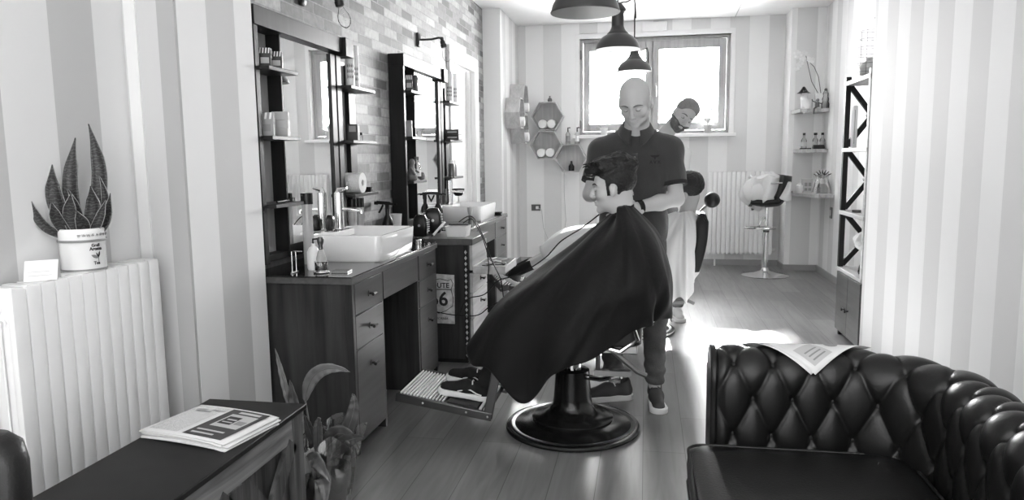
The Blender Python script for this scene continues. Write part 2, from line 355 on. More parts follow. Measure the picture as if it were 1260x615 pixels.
# ------------------------------------------------------------------ room shell
ZC=2.98
struct('floor',MB().box(-2.3,2.3,-1.75,9.6,-.12,0),M['floorw'],smooth=None)
struct('ceiling',MB().box(-2.3,2.3,-1.75,9.6,ZC,ZC+.15),M['ceil'],smooth=None)
DK,LT=.56,.8
sL=stripes('stripes_left_near','Y',2.66,.2,.4,DK,LT); sA=stripes('stripes_alcove','Y',2.111,.197,.4,DK,LT)
sR=stripes('stripes_right_near','Y',4.67,.2,.4,.56,.70); sB=stripes('stripes_back','X',-1.28,.2247,.4494,.66,.82)
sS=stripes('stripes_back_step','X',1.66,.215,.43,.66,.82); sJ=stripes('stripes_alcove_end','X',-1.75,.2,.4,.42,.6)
sF=stripes('stripes_far_side','Y',8.25,.2,.42,DK+.1,.82)
struct('wall_left',MB().box(-2.2,-1.68,2.475,3.0,0,ZC),sL,smooth=None)
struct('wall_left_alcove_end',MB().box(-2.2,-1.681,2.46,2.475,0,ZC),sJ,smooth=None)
struct('wall_left_alcove',MB().box(-2.2,-1.89,-1.6,2.46,0,ZC),sA,smooth=None)
struct('wall_left_brick',MB().box(-2.05,-1.8,3.0,6.72,0,ZC).box(-2.05,-1.8,7.76,8.15,0,ZC).box(-2.05,-1.8,6.72,7.76,2.3,ZC),M['brick'],smooth=None)
struct('wall_left_far',MB().box(-2.05,-1.6,8.15,9.3,0,ZC),sF,smooth=None)
WX0,WX1,WZ0,WZ1=-.83,.985,1.62,2.79
struct('wall_back',MB().box(-2.05,WX0,9.3,9.5,0,ZC).box(WX1,2.2,9.3,9.5,0,ZC).box(WX0,WX1,9.3,9.5,0,WZ0).box(WX0,WX1,9.3,9.5,WZ1,ZC),sB,smooth=None)
struct('wall_back_step',MB().box(1.6,1.97,8.93,9.3,0,ZC),sS,smooth=None)
struct('wall_right_far',MB().box(1.97,2.2,5.13,9.3,0,ZC),sF,smooth=None)
struct('wall_right',MB().box(1.42,2.2,-1.6,5.13,0,ZC),sR,smooth=None)
# shop front behind the viewpoint: low wall, piers and glazing bars round an open bright front
struct('wall_front',MB().box(-1.89,1.42,-1.75,-1.6,0,.35).box(-1.89,-1.7,-1.75,-1.6,.35,ZC).box(1.22,1.42,-1.75,-1.6,.35,ZC).box(-1.7,1.22,-1.75,-1.6,2.75,ZC).box(-.25,-.19,-1.75,-1.62,.35,2.75),M['whitep'],smooth=None)
struct('painted_light_strip',MB().box(-1.878,-1.832,2.452,2.462,0,ZC),M['white'],smooth=None)  # added white strip paints in the bright band of light by the alcove corner
struct('baseboard_back',MB().box(-1.6,1.6,9.285,9.3,0,.07).box(1.587,1.6,8.917,9.285,0,.07).box(1.587,1.97,8.917,8.93,0,.07),M['base'],bevel=.002)
struct('baseboard_right',MB().box(1.957,1.97,5.13,8.917,0,.07),M['base'],bevel=.002)
struct('baseboard_left',MB().box(-1.6,-1.587,8.15,9.285,0,.07),M['base'],bevel=.002)
# window
w=MB()
w.box(WX0-.05,WX0,9.29,9.36,WZ0-.02,WZ1+.06).box(WX1,WX1+.05,9.29,9.36,WZ0-.02,WZ1+.06).box(WX0,WX1,9.29,9.36,WZ1,WZ1+.06)
struct('trim_2',w,M['white'],bevel=.003)
win=MB()
win.box(WX0,WX0+.04,9.37,9.45,WZ0,WZ1).box(WX1-.04,WX1,9.37,9.45,WZ0,WZ1).box(WX0+.04,WX1-.04,9.37,9.45,WZ0,WZ0+.04).box(WX0+.04,WX1-.04,9.37,9.45,WZ1-.04,WZ1).box(.03,.10,9.385,9.45,WZ0+.04,WZ1-.04)
for (x0,x1,a,b) in ((WX0+.045,.058,.075,.075),(.072,WX1-.045,.072,.085)):
    win.box(x0,x0+a,9.36,9.42,WZ0+.045,WZ1-.045).box(x1-b,x1,9.36,9.42,WZ0+.045,WZ1-.045).box(x0+a,x1-b,9.36,9.42,WZ0+.045,WZ0+.135).box(x0+a,x1-b,9.36,9.42,WZ1-.145,WZ1-.045)
wo=struct('window_1',win,M['greyw'],bevel=.004)
obj('pane',MB().box(WX0+.11,-.01,9.398,9.402,WZ0+.12,WZ1-.13).box(.135,WX1-.12,9.398,9.402,WZ0+.12,WZ1-.13),M['pane'],wo,smooth=None)
obj('window_handle',MB().box(.095,.12,9.345,9.36,2.1,2.24).tube([(.108,9.34,2.2),(.108,9.32,2.2),(.108,9.315,2.07)],.009,8),M['steel'],wo)
obj('hinge',MB().box(WX0+.004,WX0+.022,9.345,9.37,2.55,2.66).box(WX0+.004,WX0+.022,9.345,9.37,1.7,1.8),M['darkmetal'],wo)
struct('trim_3',MB().box(WX0-.07,WX1+.07,9.2,9.37,WZ0-.045,WZ0-.005),M['white'],bevel=.004)
# door in the brick wall
d=MB().box(-1.82,-1.765,7.3,7.36,0,2.3).box(-1.99,-1.8,7.36,7.42,0,2.3)
dr=MB().box(-1.82,-1.77,6.62,6.76,0,2.38).box(-1.82,-1.77,7.62,7.78,0,2.38).box(-1.82,-1.77,6.76,7.62,2.24,2.38).box(-2.0,-1.82,7.6,7.64,0,2.26)
do=struct('door_1',MB().box(-1.9,-1.86,6.74,7.62,0,2.25),M['white'],smooth=None)
obj('door_frame',dr,M['white'],do,bevel=.004)
# ------------------------------------------------------------------ light
wd=bpy.data.worlds.new('sky'); SC.world=wd; wd.use_nodes=True; bg=wd.node_tree.nodes['Background']; bg.inputs[0].default_value=g4(1)
_nt=wd.node_tree; _tc=N(_nt,'ShaderNodeTexCoord'); _sp=N(_nt,'ShaderNodeSeparateXYZ'); L(_nt,_tc.outputs['Generated'],_sp.inputs[0])
_mr=N(_nt,'ShaderNodeMapRange'); _mr.inputs['From Min'].default_value=-1; _mr.inputs['From Max'].default_value=1; _mr.inputs['To Min'].default_value=WORLD; _mr.inputs['To Max'].default_value=WORLD_SUNSIDE; _mr.interpolation_type='SMOOTHSTEP'
L(_nt,_sp.outputs['Y'],_mr.inputs['Value']); L(_nt,_mr.outputs[0],bg.inputs[1])
def portal(name,loc,rot,sx,sy):
    l=bpy.data.lights.new(name,'AREA'); l.shape='RECTANGLE'; l.size=sx; l.size_y=sy; l.cycles.is_portal=True; o=bpy.data.objects.new(name,l); COL.objects.link(o); o.location=loc; o.rotation_euler=rot
portal('window_portal',((WX0+WX1)/2,9.48,2.205),(-PI/2,0,0),WX1-WX0,WZ1-WZ0)
portal('shopfront_portal',(-.24,-1.76,1.55),(PI/2,0,0),2.92,2.4)
sl=bpy.data.lights.new('sun','SUN'); sl.energy=SUN_E; sl.angle=math.radians(2.0); so=bpy.data.objects.new('sun',sl); COL.objects.link(so)
sd=Vector((SUN_DX,-math.cos(math.radians(SUN_EL)),-math.sin(math.radians(SUN_EL)))).normalized(); so.rotation_euler=sd.to_track_quat('-Z','Y').to_euler(); so.location=(0,12,6)
vs=SC.view_settings; vs.view_transform='Standard'; vs.look='None'; vs.gamma=1; vs.use_curve_mapping=False; vs.exposure=EXPO
# ------------------------------------------------------------------ left side: radiator, plant, table
def radiator(name,label,x,y0,y1,z0,z1,n,depth,axis='Y',group=None):
    t=thing(name,label,'radiator',(x,y0,z0) if axis=='Y' else (y0,x,z0))
    L_=y1-y0; p=L_/n; H=z1-z0
    for i in range(n):
        m=MB(); c=(i+.5)*p
        prof=rrect(0,0,depth/2,p*.40,min(p*.28,.012),0,3)
        rings=[]
        for z,s in ((.0,.6),(.02,.95),(.05,1),(H-.05,1),(H-.015,.97),(H,.75)):
            rings.append([(q[0]*(.97 if s<1 else 1),c+q[1]*s,z) for q in prof])
        m.loft(rings)
        # flat front fin
        m.loft([[(q[0],c+q[1],z) for q in rrect(depth/2-.0,0,.011*s,p*.475*s2,.004*s,0,2)] for z,s,s2 in ((.02,.8,.9),(.03,1,1),(H-.012,1,1),(H-.002,.8,.9))])
        m.loft([[(q[0],c+q[1],z) for q in rrect(-depth/2+.0,0,.011*s,p*.43*s2,.006*s,0,2)] for z,s,s2 in ((.02,.6,.7),(.035,1,1),(H-.03,1,1),(H-.008,.6,.75))])
        if axis=='X': m.v=[(v[1],-v[0],v[2]) for v in m.v]
        obj('radiator_column',m,M['rad'],t,bevel=0)
    for zz in (.06,H-.06):
        m=MB().tube([(0,0,zz),(0,L_,zz)],.016,10)
        if axis=='X': m.v=[(v[1],-v[0],v[2]) for v in m.v]
        obj('header_pipe',m,M['rad'],t)
    m=MB(); 
    for z0_,z1_ in ((.05,H*.42),(H*.48,H-.10)):
        for xx in (-depth*.22,depth*.22): m.tube([(xx+.009*math.cos(a),-.001,(z0_ if math.sin(a)<0 else z1_)+.009*math.sin(a)) for a in [k*PI/8 for k in range(17)]],.0035,6,False)
    if axis=='X': m.v=[(v[1],-v[0],v[2]) for v in m.v]
    obj('end_slots',m,M['rad'],t)
    for zz in (.06,H-.06):
        m=MB().tube([(0,L_-.005,zz),(0,L_+.03,zz)],.02,12).lathe([(.0,0),(.018,0),(.018,.012),(0,.012)],(0,L_+.03,zz),12,R=Matrix.Rotation(-PI/2,3,'X'))
        if axis=='X': m.v=[(v[1],-v[0],v[2]) for v in m.v]
        obj('end_valve',m,M['rad'],t)
    for yy in (.1,L_-.1):
        m=MB().bar((0,yy,0.02),(0,yy,-z0+.002),.02,.012)
        if axis=='X': m.v=[(v[1],-v[0],v[2]) for v in m.v]
        obj('support',m,M['rad'],t)
    return t
radiator('radiator','tall white column radiator under the potted snake plant on the near left wall',-1.805,1.735,2.375,.14,1.0,12,.09)
# scalloped side of the near end
# snake plant
t=thing('potted_snake_plant','snake plant with upright dark leaves in a round white tea tin on the radiator','plant',(-1.81,2.085,1.0))
pr=[(.0,0),(.096,0),(.1,.008),(.1,.115),(.104,.12),(.104,.158),(.098,.162),(.092,.155),(.09,.12),(0,.12)]
k_=.98; pot=obj('pot',MB().lathe([(r*k_*.85,z) for r,z in pr],n=40),M['ceramic'],t)
obj('rim_line',MB().lathe([(.0886,.112),(.0892,.114),(.0892,.119),(.0886,.121)],n=40,close=True),M['inkg'],pot)
obj('base_line',MB().lathe([(.0836,.004),(.0842,.005),(.0842,.010),(.0836,.011)],n=40,close=True),M['inkg'],pot)
obj('soil',MB().lathe([(0,.105),(.045,.11),(.06,.107)],n=20),M['soil'],t)
def cyl(r,a0): return lambda c:(r*math.cos(a0+c.x/r),r*math.sin(a0+c.x/r),c.y)
ca=math.atan2(-2.05,1.815)+.55
for txt,s,z in (('Gruß',.016,.099),('Aroma',.018,.086),('Tea',.017,.032)):
    me=text_mesh(txt,s,True)
    for v in me.vertices: x,y=v.co.x,v.co.y; r=.0856+v.co.z; v.co=(r*math.cos(ca+x/.085),r*math.sin(ca+x/.085),z+y)
    me.materials.append(M['ink']); o=bpy.data.objects.new('lettering',me); COL.objects.link(o); o.parent=pot
def on_pot(poly,mat,nm):
    r=.0858; m=MB(); pts=[(r*math.cos(ca+x/.085),r*math.sin(ca+x/.085),z) for x,z in poly]; m.add(pts,[tuple(range(len(pts)))]); obj(nm,m,mat,pot,smooth=None)
def leaf2(x0,z0,a,l,w):
    d=(math.cos(a),math.sin(a)); n=(-d[1],d[0]); P=[]
    for i in range(9): u=i/8; P.append((x0+d[0]*l*u+n[0]*w*math.sin(PI*u),z0+d[1]*l*u+n[1]*w*math.sin(PI*u)))
    for i in range(7,0,-1): u=i/8; P.append((x0+d[0]*l*u-n[0]*w*math.sin(PI*u),z0+d[1]*l*u-n[1]*w*math.sin(PI*u)))
    return P
on_pot(leaf2(.008,.05,2.7,.032,.006),M['inkg'],'printed_leaf'); on_pot(leaf2(.008,.052,2.0,.022,.003),M['ink'],'printed_leaf'); on_pot(leaf2(.008,.052,1.3,.026,.004),M['ink'],'printed_leaf')
on_pot([(.007,.03),(.009,.03),(.009,.055),(.007,.055)],M['ink'],'printed_stem')
for i in range(9):
    a=ca-.75+i*.19; obj('rim_ornament',MB().tube([((.0888)*math.cos(a+j*.018),(.0888)*math.sin(a+j*.018),.138+.006*math.sin(j*2.2+i)) for j in range(8)],.0008,4),M['inkg'],pot)
pot.scale=(.80,.80,.86)
def blade(base,tip,w,bend,face,curl=.35,mat='leafd'):
    base=Vector(base);tip=Vector(tip);ax=(tip-base);Ln=ax.length;d=ax/Ln;side=d.cross(Vector(face)).normalized();nrm=side.cross(d)
    def sp(u): 
        return base+ax*u+Vector(bend)*math.sin(PI*min(u*1.0,1))*1.0
    def wd(u): return w*(.38+.62*math.sin(PI*min(1,u*.95+.06)))*(1 if u<.72 else max(0.02,(1-u)/.28)**.62)
    def F(u,v):
        s=(v-.5)*2; W=wd(u); tw=math.sin(u*2.2)*.3
        return sp(u)+side*(s*W*math.cos(tw))+nrm*(-curl*W*(1-s*s)+s*W*math.sin(tw))
    body=obj('leaf',MB().grid(F,22,7),M[mat],t,smooth=70,solid=.0035)
    for v in (0,1):
        obj('leaf_edge',MB().tube([F(i/20,v) for i in range(20)]+[F(.985,v)],[.0011]*18+[.0009,.0007,.0003],5),M['leafe'],body)
# photo side directions: r = to the right in the photo, up = z
rr=Vector((.75,.66,0)); fc=Vector((.66,-.75,0)); 
def pl(r_,f_,z_): return rr*r_+fc*f_+Vector((0,0,z_))
for b_,t_,w_,bn in (((-.03,.0,.12),(-.065,.0,.345),.026,(-.022,0,0)),((-.05,.02,.12),(-.135,.02,.25),.015,(-.02,.01,-.02)),((-.01,-.02,.12),(.005,-.02,.43),.024,(-.02,0,0)),
    ((.02,-.01,.12),(.045,-.02,.475),.024,(.034,0,-.0)),((.035,.02,.12),(.062,.02,.31),.012,(.03,0,0)),((.04,.03,.12),(.09,.03,.25),.016,(.01,0,-.02)),((.01,.04,.12),(.035,.04,.275),.024,(.015,0,0)),
    ((-.02,.05,.12),(-.02,.05,.255),.02,(-.012,0,0)),((-.04,.04,.12),(-.075,.05,.23),.018,(-.012,0,0)),((.0,.06,.12),(-.01,.07,.2),.02,(.01,0,0)),((.03,.05,.12),(.075,.055,.23),.014,(.0,0,-.01)),((0,.0,.12),(-.03,-.01,.27),.012,(.01,0,0))):
    b_=list(b_); b_[0]*=.65; b_[1]*=.6; b_[2]=.105; w_*=1.0
    blade(pl(*b_),pl(*t_),w_,pl(*bn),fc)
# folded card
t=thing('tent_card','blank-looking white folded card standing on the radiator beside the plant pot','card',(-1.80,1.895,1.0),math.radians(41))
c=MB().add([(-.043,-.028,0),(.043,-.028,0),(.05,0,.058),(-.036,0,.058),(-.043,.033,0),(.052,.033,0)],[(0,1,2,3),(3,2,5,4)])
obj('card',c,M['paper'],t,smooth=None,solid=.0012)
obj('printed_line',MB().box(-.03,.03,-.0225,-.0205,.015,.0158).box(-.03,.025,-.0175,-.0155,.026,.0268),M['inkl'],t,smooth=None)
# low rustic table
TX0,TX1,TY0,TY1,TZ=-1.44,-1.105,1.30,2.17,.55
t=thing('low_table','long black-topped low table with cross-braced rustic wooden sides in front of the radiator','table',((TX0+TX1)/2,(TY0+TY1)/2,0))
obj('tabletop',MB().box(TX0-.01,TX1+.008,TY0,TY1+.008,TZ-.018,TZ),M['benchtop'],t,world=True,bevel=.003)
obj('inner_box',MB().box(TX0+.02,TX1-.03,TY0+.02,TY1-.02,.04,TZ-.018),M['rusticv'],t,world=True)
for x in (TX1-.012,TX0+.012):
    m=MB().box(x-.01,x+.01,TY0,TY1,TZ-.098,TZ-.018).box(x-.01,x+.01,TY0,TY1,.03,.1); obj('rail',m,M['rustic'],t,world=True,bevel=.002)
    ys=[TY1-.045,TY1-.42,TY0+.04]
    for y in ys: obj('upright',MB().box(x-.012,x+.012,y-.035,y+.035,.0,TZ-.098 if y!=ys[0] else TZ-.02),M['rusticv'],t,world=True,bevel=.002)
    for a,b in zip(ys[:-1],ys[1:]):
        a2,b2=a-.035,b+.035
        obj('cross_brace',MB().bar((x,a2,.1),(x,b2,TZ-.1),.06,.016,(1,0,0)),M['rusticv'],t,world=True); obj('cross_brace',MB().bar((x+.004,b2,.1),(x+.004,a2,TZ-.1),.06,.016,(1,0,0)),M['rusticv'],t,world=True)
for y in (TY1-.02,):
    obj('end_rail',MB().box(TX0,TX1,y-.0,y+.02,TZ-.098,TZ-.018).box(TX0,TX1,y-.0,y+.02,.03,.1),M['rustic'],t,world=True,bevel=.002)
# newspaper pile: six folded sheets
t=thing('newspaper_pile','thick folded newspaper with a dark advertisement lying on the low black table','newspaper',(-1.272,1.912,TZ),math.radians(-12))
# local x = across (to photo right), y = away
def sheet(k,dx,dy,dz,rot,mat='news_edge',w=.155,l=.115,sag=.0):
    c_,s_=math.cos(rot),math.sin(rot)
    def F(u,v):
        x=(u-.5)*2*w+dx;y=(v-.5)*2*l+dy; z=dz+.004*math.sin(u*PI)*1.0-(.003 if u>.97 else 0)
        return (x*c_-y*s_,x*s_+y*c_,z)
    return F
for k,(dx,dy,r) in enumerate(((.004,-.006,.02),(-.004,.002,-.02),(.006,0,.03),(-.006,-.004,-.01),(.0,.0,.0))):
    m=MB().grid(sheet(k,dx,dy,.003+.0045*k,r),9,5); o=obj('folded_sheet',m,M['news_edge'],t,smooth=60,solid=.0038)
def page(x0,x1,y0,y1,mat,h=.0245,nm='printed_block'):
    f=sheet(0,0,0,h,0); m=MB().grid(lambda u,v:f((x0+(x1-x0)*u),(y0+(y1-y0)*v)),9,5)
    o=obj(nm,m,mat,t,smooth=60); me=o.data; uv=me.uv_layers.new(name='UVMap')
    for lp in me.loops: c=me.vertices[lp.vertex_index].co; uv.data[lp.index].uv=(c.x*3,c.y*3)
    return o
M['newsAd']=plain('advert_grey',.06,.55)
page(.05,.40,.06,.8,M['newsA']); page(.05,.2,.84,.95,M['newsA']); page(.25,.42,.84,.95,M['newsA'])
page(.47,.93,.05,.95,M['newsAd']); page(.56,.88,.38,.8,M['inkl'],.0249,'advert_picture'); page(.585,.74,.47,.72,M['ink'],.0253,'advert_panel'); page(.6,.86,.84,.9,M['inkl'],.0249,'advert_headline')
page(.52,.78,.12,.16,M['inkl'],.0249,'advert_line'); page(.52,.84,.22,.26,M['inkl'],.0249,'advert_line'); page(.62,.73,.6,.64,M['inkl'],.0257,'advert_line'); page(.61,.73,.52,.55,M['inkl'],.0257,'advert_line'); page(.76,.86,.5,.62,M['inkg'],.0253,'advert_figure'); page(.1,.3,.74,.79,M['inkg'],.0249,'headline')
# chair at the lower left corner
t=thing('armchair','black chair with rounded backrest at the lower left corner before the radiator','chair',(-1.30,1.08,0))
m=MB(); rings=[]
def Fb(u,v):
    a=u*2*PI; return None
prof=rrect(0,0,.17,.035,.03,0,4)
rings=[]
for z,s,dy in ((.42,1.0,0),(.5,1.02,.01),(.72,1.05,.02),(.80,1.03,.025),(.835,.95,.028),(.85,.78,.03)):
    rings.append([(q[0]*s,q[1]*(1 if s>.9 else .8)+dy,z) for q in prof])
obj('backrest',MB().loft(rings),M['leather2'],t,smooth=60)
rings=[[(q[0],q[1]-.2,z) for q in rrect(0,0,.2*s,.22*s,.05,0,4)] for z,s in ((.38,.95),(.4,1),(.44,1),(.46,.93))]
obj('seat',MB().loft(rings),M['leather2'],t,smooth=50)
for x in (-.16,.16):
    for y in (-.38,-.03): obj('leg',MB().tube([(x,y,.39),(x*1.1,y*1.02,0)],.013,8),M['blackmetal'],t)
# floor plant in cellophane beside the cabinet
t=thing('wrapped_plant','leafy potted plant in crinkled clear wrapping on the floor beside the wooden cabinet','plant',(-1.2,2.5,0))
obj('pot',MB().lathe([(0,0),(.07,0),(.095,.17),(.1,.18),(.09,.18),(.085,.15),(0,.15)],n=24),M['blackm'],t)
def fl(name,base,mid,tip,w,mat,fold=.25,nv=7):
    b=Vector(base);m_=Vector(mid);e=Vector(tip)
    def sp(u): return b*(1-u)**2+m_*2*u*(1-u)+e*u*u
    def F(u,v):
        p=sp(u);d=(sp(min(1,u+.02))-sp(max(0,u-.02))).normalized();s=d.cross(Vector((.35,-.94,.1))).normalized();n_=s.cross(d)
        W=w*math.sin(PI*u**.8)**.75 if u<1 else 0
        q=(v-.5)*2; return p+s*q*W+n_*(abs(q)*W*fold+.004*math.sin(u*40)*abs(q))
    o=obj(name,MB().grid(F,26,nv),mat,t,smooth=75,solid=.0015); obj('leaf_midrib',MB().tube([sp(i/14)-Vector((0,.0,.001)) for i in range(14)],.002,5),M['stem'],o); return o
fl('leaf',(-.115,.1,.40),(-.09,.1,.585),(.078,.1,.532),.027,M['leafg']); obj('leaf_stem',MB().tube([(-.03,0,.18),(-.08,.06,.3),(-.115,.1,.405)],.004,6),M['stem'],t); fl('leaf',(-.16,.08,.33),(-.20,.1,.47),(-.232,.1,.615),.013,M['leafg']); obj('leaf_stem',MB().tube([(-.04,0,.17),(-.11,.05,.25),(-.16,.08,.34)],.004,6),M['stem'],t); fl('leaf',(-.1,.05,.2),(-.15,.08,.35),(-.16,.07,.5),.025,M['leafm'])
fl('leaf',(0,0,.2),(.06,-.02,.42),(.16,-.03,.27),.035,M['leafm']); fl('leaf',(0,0,.2),(.1,-.03,.33),(.19,-.05,.33),.03,M['leafm']); fl('leaf',(-.02,0,.2),(.0,-.05,.38),(.04,-.1,.42),.018,M['leafg'])
fl('leaf',(0,-.04,.18),(.0,-.15,.35),(.1,-.16,.2),.03,M['leafg']); fl('leaf',(0,-.04,.16),(.06,-.12,.25),(.07,-.15,.1),.03,M['leafg']); fl('leaf',(-.03,-.05,.16),(-.03,-.14,.3),(-.02,-.16,.08),.028,M['leafm']); fl('leaf',(0,0,.2),(-.05,-.02,.34),(-.03,-.08,.42),.02,M['leafm'])
fl('leaf',(.02,.02,.2),(.14,.05,.4),(.1,.06,.46),.026,M['leafm'])
def wrap(u,v):
    a=u*2*PI; h=.02+v*.3; r=.09+.05*v+.018*math.sin(a*7+v*5)*v+.012*math.sin(a*13+2)*v
    return (r*math.cos(a),r*math.sin(a),h+.03*math.sin(a*5)*v)
obj('clear_wrapping',MB().grid(wrap,60,12,cu=True),M['cello'],t,smooth=25)
def flower(c,s):
    c=Vector(c)
    for k in range(5):
        a=k*1.257; d=Vector((math.cos(a),-.3,math.sin(a)))
        f_=lambda u,v,d=d:c+d*s*u+d.cross(Vector((0,1,0)))*((v-.5)*s*.8*math.sin(PI*min(.97,u*.9+.08)))+Vector((0,-.25*s*u*(1-u)*4*.3,0))
        obj('petal',MB().grid(f_,7,5),M['petal'],t,smooth=60,solid=.001)
obj('paper_tag',MB().grid(lambda u,v:(-.06+.075*u+.01*v,-.13-.02*math.sin(u*6),.2+.1*v+.008*math.sin(u*9)),8,6),M['cartonm'],t,smooth=40,solid=.001)
# ------------------------------------------------------------------ wooden vanities
H=.832
def knob(parent,x,y,z):
    m=MB().tube([(x,y,z),(x+.028,y,z)],.006,8).tube([(x+.028,y-.02,z),(x+.028,y+.02,z)],.008,8).lathe([(0,0),(.015,0),(.015,.004),(0,.004)],(x,y,z),12,R=Matrix.Rotation(PI/2,3,'Y'))
    obj('knob',m,M['blackmetal'],parent,world=True)
def vanity(label,y0,y1,p1,p2,X0=-1.795,X1=-1.28):
    t=thing('vanity_cabinet',label,'cabinet',((X0+X1)/2,(y0+y1)/2,0),group='wooden vanity cabinets along the brick wall')
    obj('countertop',MB().box(X0,X1+.0,y0-.0,y1,H-.006,H),M['counter'],t,world=True,bevel=.0015)
    obj('counter_edge',MB().box(X0,X1+.004,y0-.004,y1+.004,H-.034,H-.0065),M['cabe'],t,world=True,bevel=.002)
    obj('side_panel',MB().box(X0,X1-.014,y0+.008,y0+.03,.0,H-.034).box(X1-.036,X1-.001,y0+.004,y0+.032,0,H-.034),M['cab'],t,world=True,bevel=.002)
    obj('side_panel',MB().box(X0,X1-.005,y1-.03,y1-.005,.0,H-.034),M['cab'],t,world=True,bevel=.002)
    obj('inner_panel',MB().box(X0,X1-.005,p1,p1+.022,0,H-.034),M['cab'],t,world=True,bevel=.002)
    obj('inner_panel',MB().box(X0,X1-.005,p2-.022,p2,0,H-.034),M['cab'],t,world=True,bevel=.002)
    obj('back_panel',MB().box(X0,X0+.012,y0+.03,y1-.03,.02,H-.034),M['cab'],t,world=True)
    obj('apron',MB().box(X1-.02,X1-.002,p1+.022,p2-.022,.655,H-.036),M['cabd'],t,world=True,bevel=.002)
    for a,b in ((y0+.034,p1-.002),(p2+.002,y1-.032)):
        obj('pedestal_core',MB().box(X0+.02,X1-.022,a,b,.04,H-.04),M['cab'],t,world=True)
        for z0,z1 in ((.65,H-.038),(.49,.646),(.05,.486)):
            d_=obj('drawer' if z0>.1 else 'door',MB().box(X1-.02,X1-.001,a+.001,b-.001,z0,z1),M['cabd'],t,world=True,bevel=.002)
            knob(d_,X1-.002,(a+b)/2,(z0+z1)/2 if z0>.1 else z1-.1)
    return t
vanity('long dark wooden vanity nearest the camera, with the wrapped floor plant at its end',3.02,4.37,3.40,4.0)
vanity('second dark wooden vanity farther along the brick wall, behind the drawer chest',5.12,6.74,5.5,6.2)
# drawer chest between the vanities
CX0,CX1,CY0,CY1=-1.79,-1.11,4.58,5.06
t=thing('drawer_chest','dark wooden drawer chest with road sign on its side, standing between the two vanities','chest',((CX0+CX1)/2,(CY0+CY1)/2,0))
obj('chest_top',MB().box(CX0,CX1+.012,CY0-.015,CY1,.79,.832),M['cabe'],t,world=True,bevel=.004)
obj('body',MB().box(CX0,CX1-.02,CY0,CY1,.03,.79),M['cab'],t,world=True,bevel=.002)
obj('plinth',MB().box(CX0+.02,CX1-.04,CY0+.02,CY1-.02,0,.03),M['blackm'],t,world=True)
for z0,z1 in ((.62,.785),(.47,.60),(.30,.465),(.04,.295)):
    x1=CX1 if z0!=.47 else CX1
    d_=obj('drawer',MB().box(x1-.02,x1,CY0+.03,CY1-.01,z0,z1),M['palew'],t,world=True,bevel=.002)  # pale fronts paint in the light grazing this side of the dark chest
    if z0<.6: knob(d_,x1,(CY0+CY1)/2+.02,(z0+z1)/2)
# zig-zag trim along the front corner
m=MB().box(CX1-.05,CX1-.022,CY0-.006,CY0,.03,.79); e_=obj('corner_strip',m,M['blackm'],t,world=True)
m=MB()
for k in range(19): z=.06+k*.038; m.add([(CX1-.036,CY0-.008,z-.015),(CX1-.027,CY0-.008,z),(CX1-.036,CY0-.008,z+.015),(CX1-.045,CY0-.008,z)],[(0,1,2,3)])
obj('diamond_pattern',m,M['inkl'],e_,world=True,smooth=None)
# pulled-out tray with tools
t=thing('tool_tray','shallow pulled-out tray of combs and clipper guards on the front of the drawer chest','tray',(-1.0,4.8,.6))
obj('tray_body',MB().box(-.105,.11,-.2,.22,0,.01).box(-.105,-.095,-.2,.22,0,.05).box(.10,.11,-.2,.22,0,.05).box(-.095,.10,-.2,-.19,0,.05).box(-.095,.10,.21,.22,0,.05),M['palew'],t,bevel=.002)
r_=random.Random(3)
for k in range(14):
    x=-.07+.15*r_.random();y=-.16+.32*r_.random();a=r_.random()*3
    obj('comb',MB().bar((x-.035*math.cos(a),y-.035*math.sin(a),.03+.002*k),(x+.035*math.cos(a),y+.035*math.sin(a),.03+.002*k),.014,.006),[M['ink'],M['white'],M['inkl'],M['steel']][k%4],t,bevel=.001)
# road sign
t=thing('road_sign','weathered white ROUTE 66 shield sign on the side of the drawer chest','sign',(-1.33,4.562,.44))
obj('sign_plate',MB().prism([(-.107,-.165),(.105,-.17),(.108,.155),(-.107,.165)],-.004,.004,'Y'),M['signw'],t,bevel=.001)
sh=[(-.1,.105),(-.075,.128),(-.045,.118),(0,.13),(.045,.118),(.062,.128),(.073,.1),(.062,.06),(.073,.0),(.068,-.05),(.03,-.082),(-.01,-.1),(-.05,-.082),(-.09,-.05),(-.095,0),(-.084,.06)]
sh=[(x*1.2+.012,z) for x,z in sh]
obj('shield_outline',MB().tube([(x,-.006,z) for x,z in sh+sh[:1]],.0022,6),M['ink'],t)
obj('shield_bar',MB().box(-.085,.084,-.0075,-.0045,.057,.062),M['ink'],t)
letters('lettering','ROUTE',.046,M['ink'],t,(.0,-.0055,.085),(PI/2,0,0),True); letters('lettering','66',.13,M['ink'],t,(.0,-.0055,-.008),(PI/2,0,0),True)
letters('lettering','CALIFORNIA',.022,M['ink'],t,(.0,-.0055,-.135),(PI/2,0,0),False)
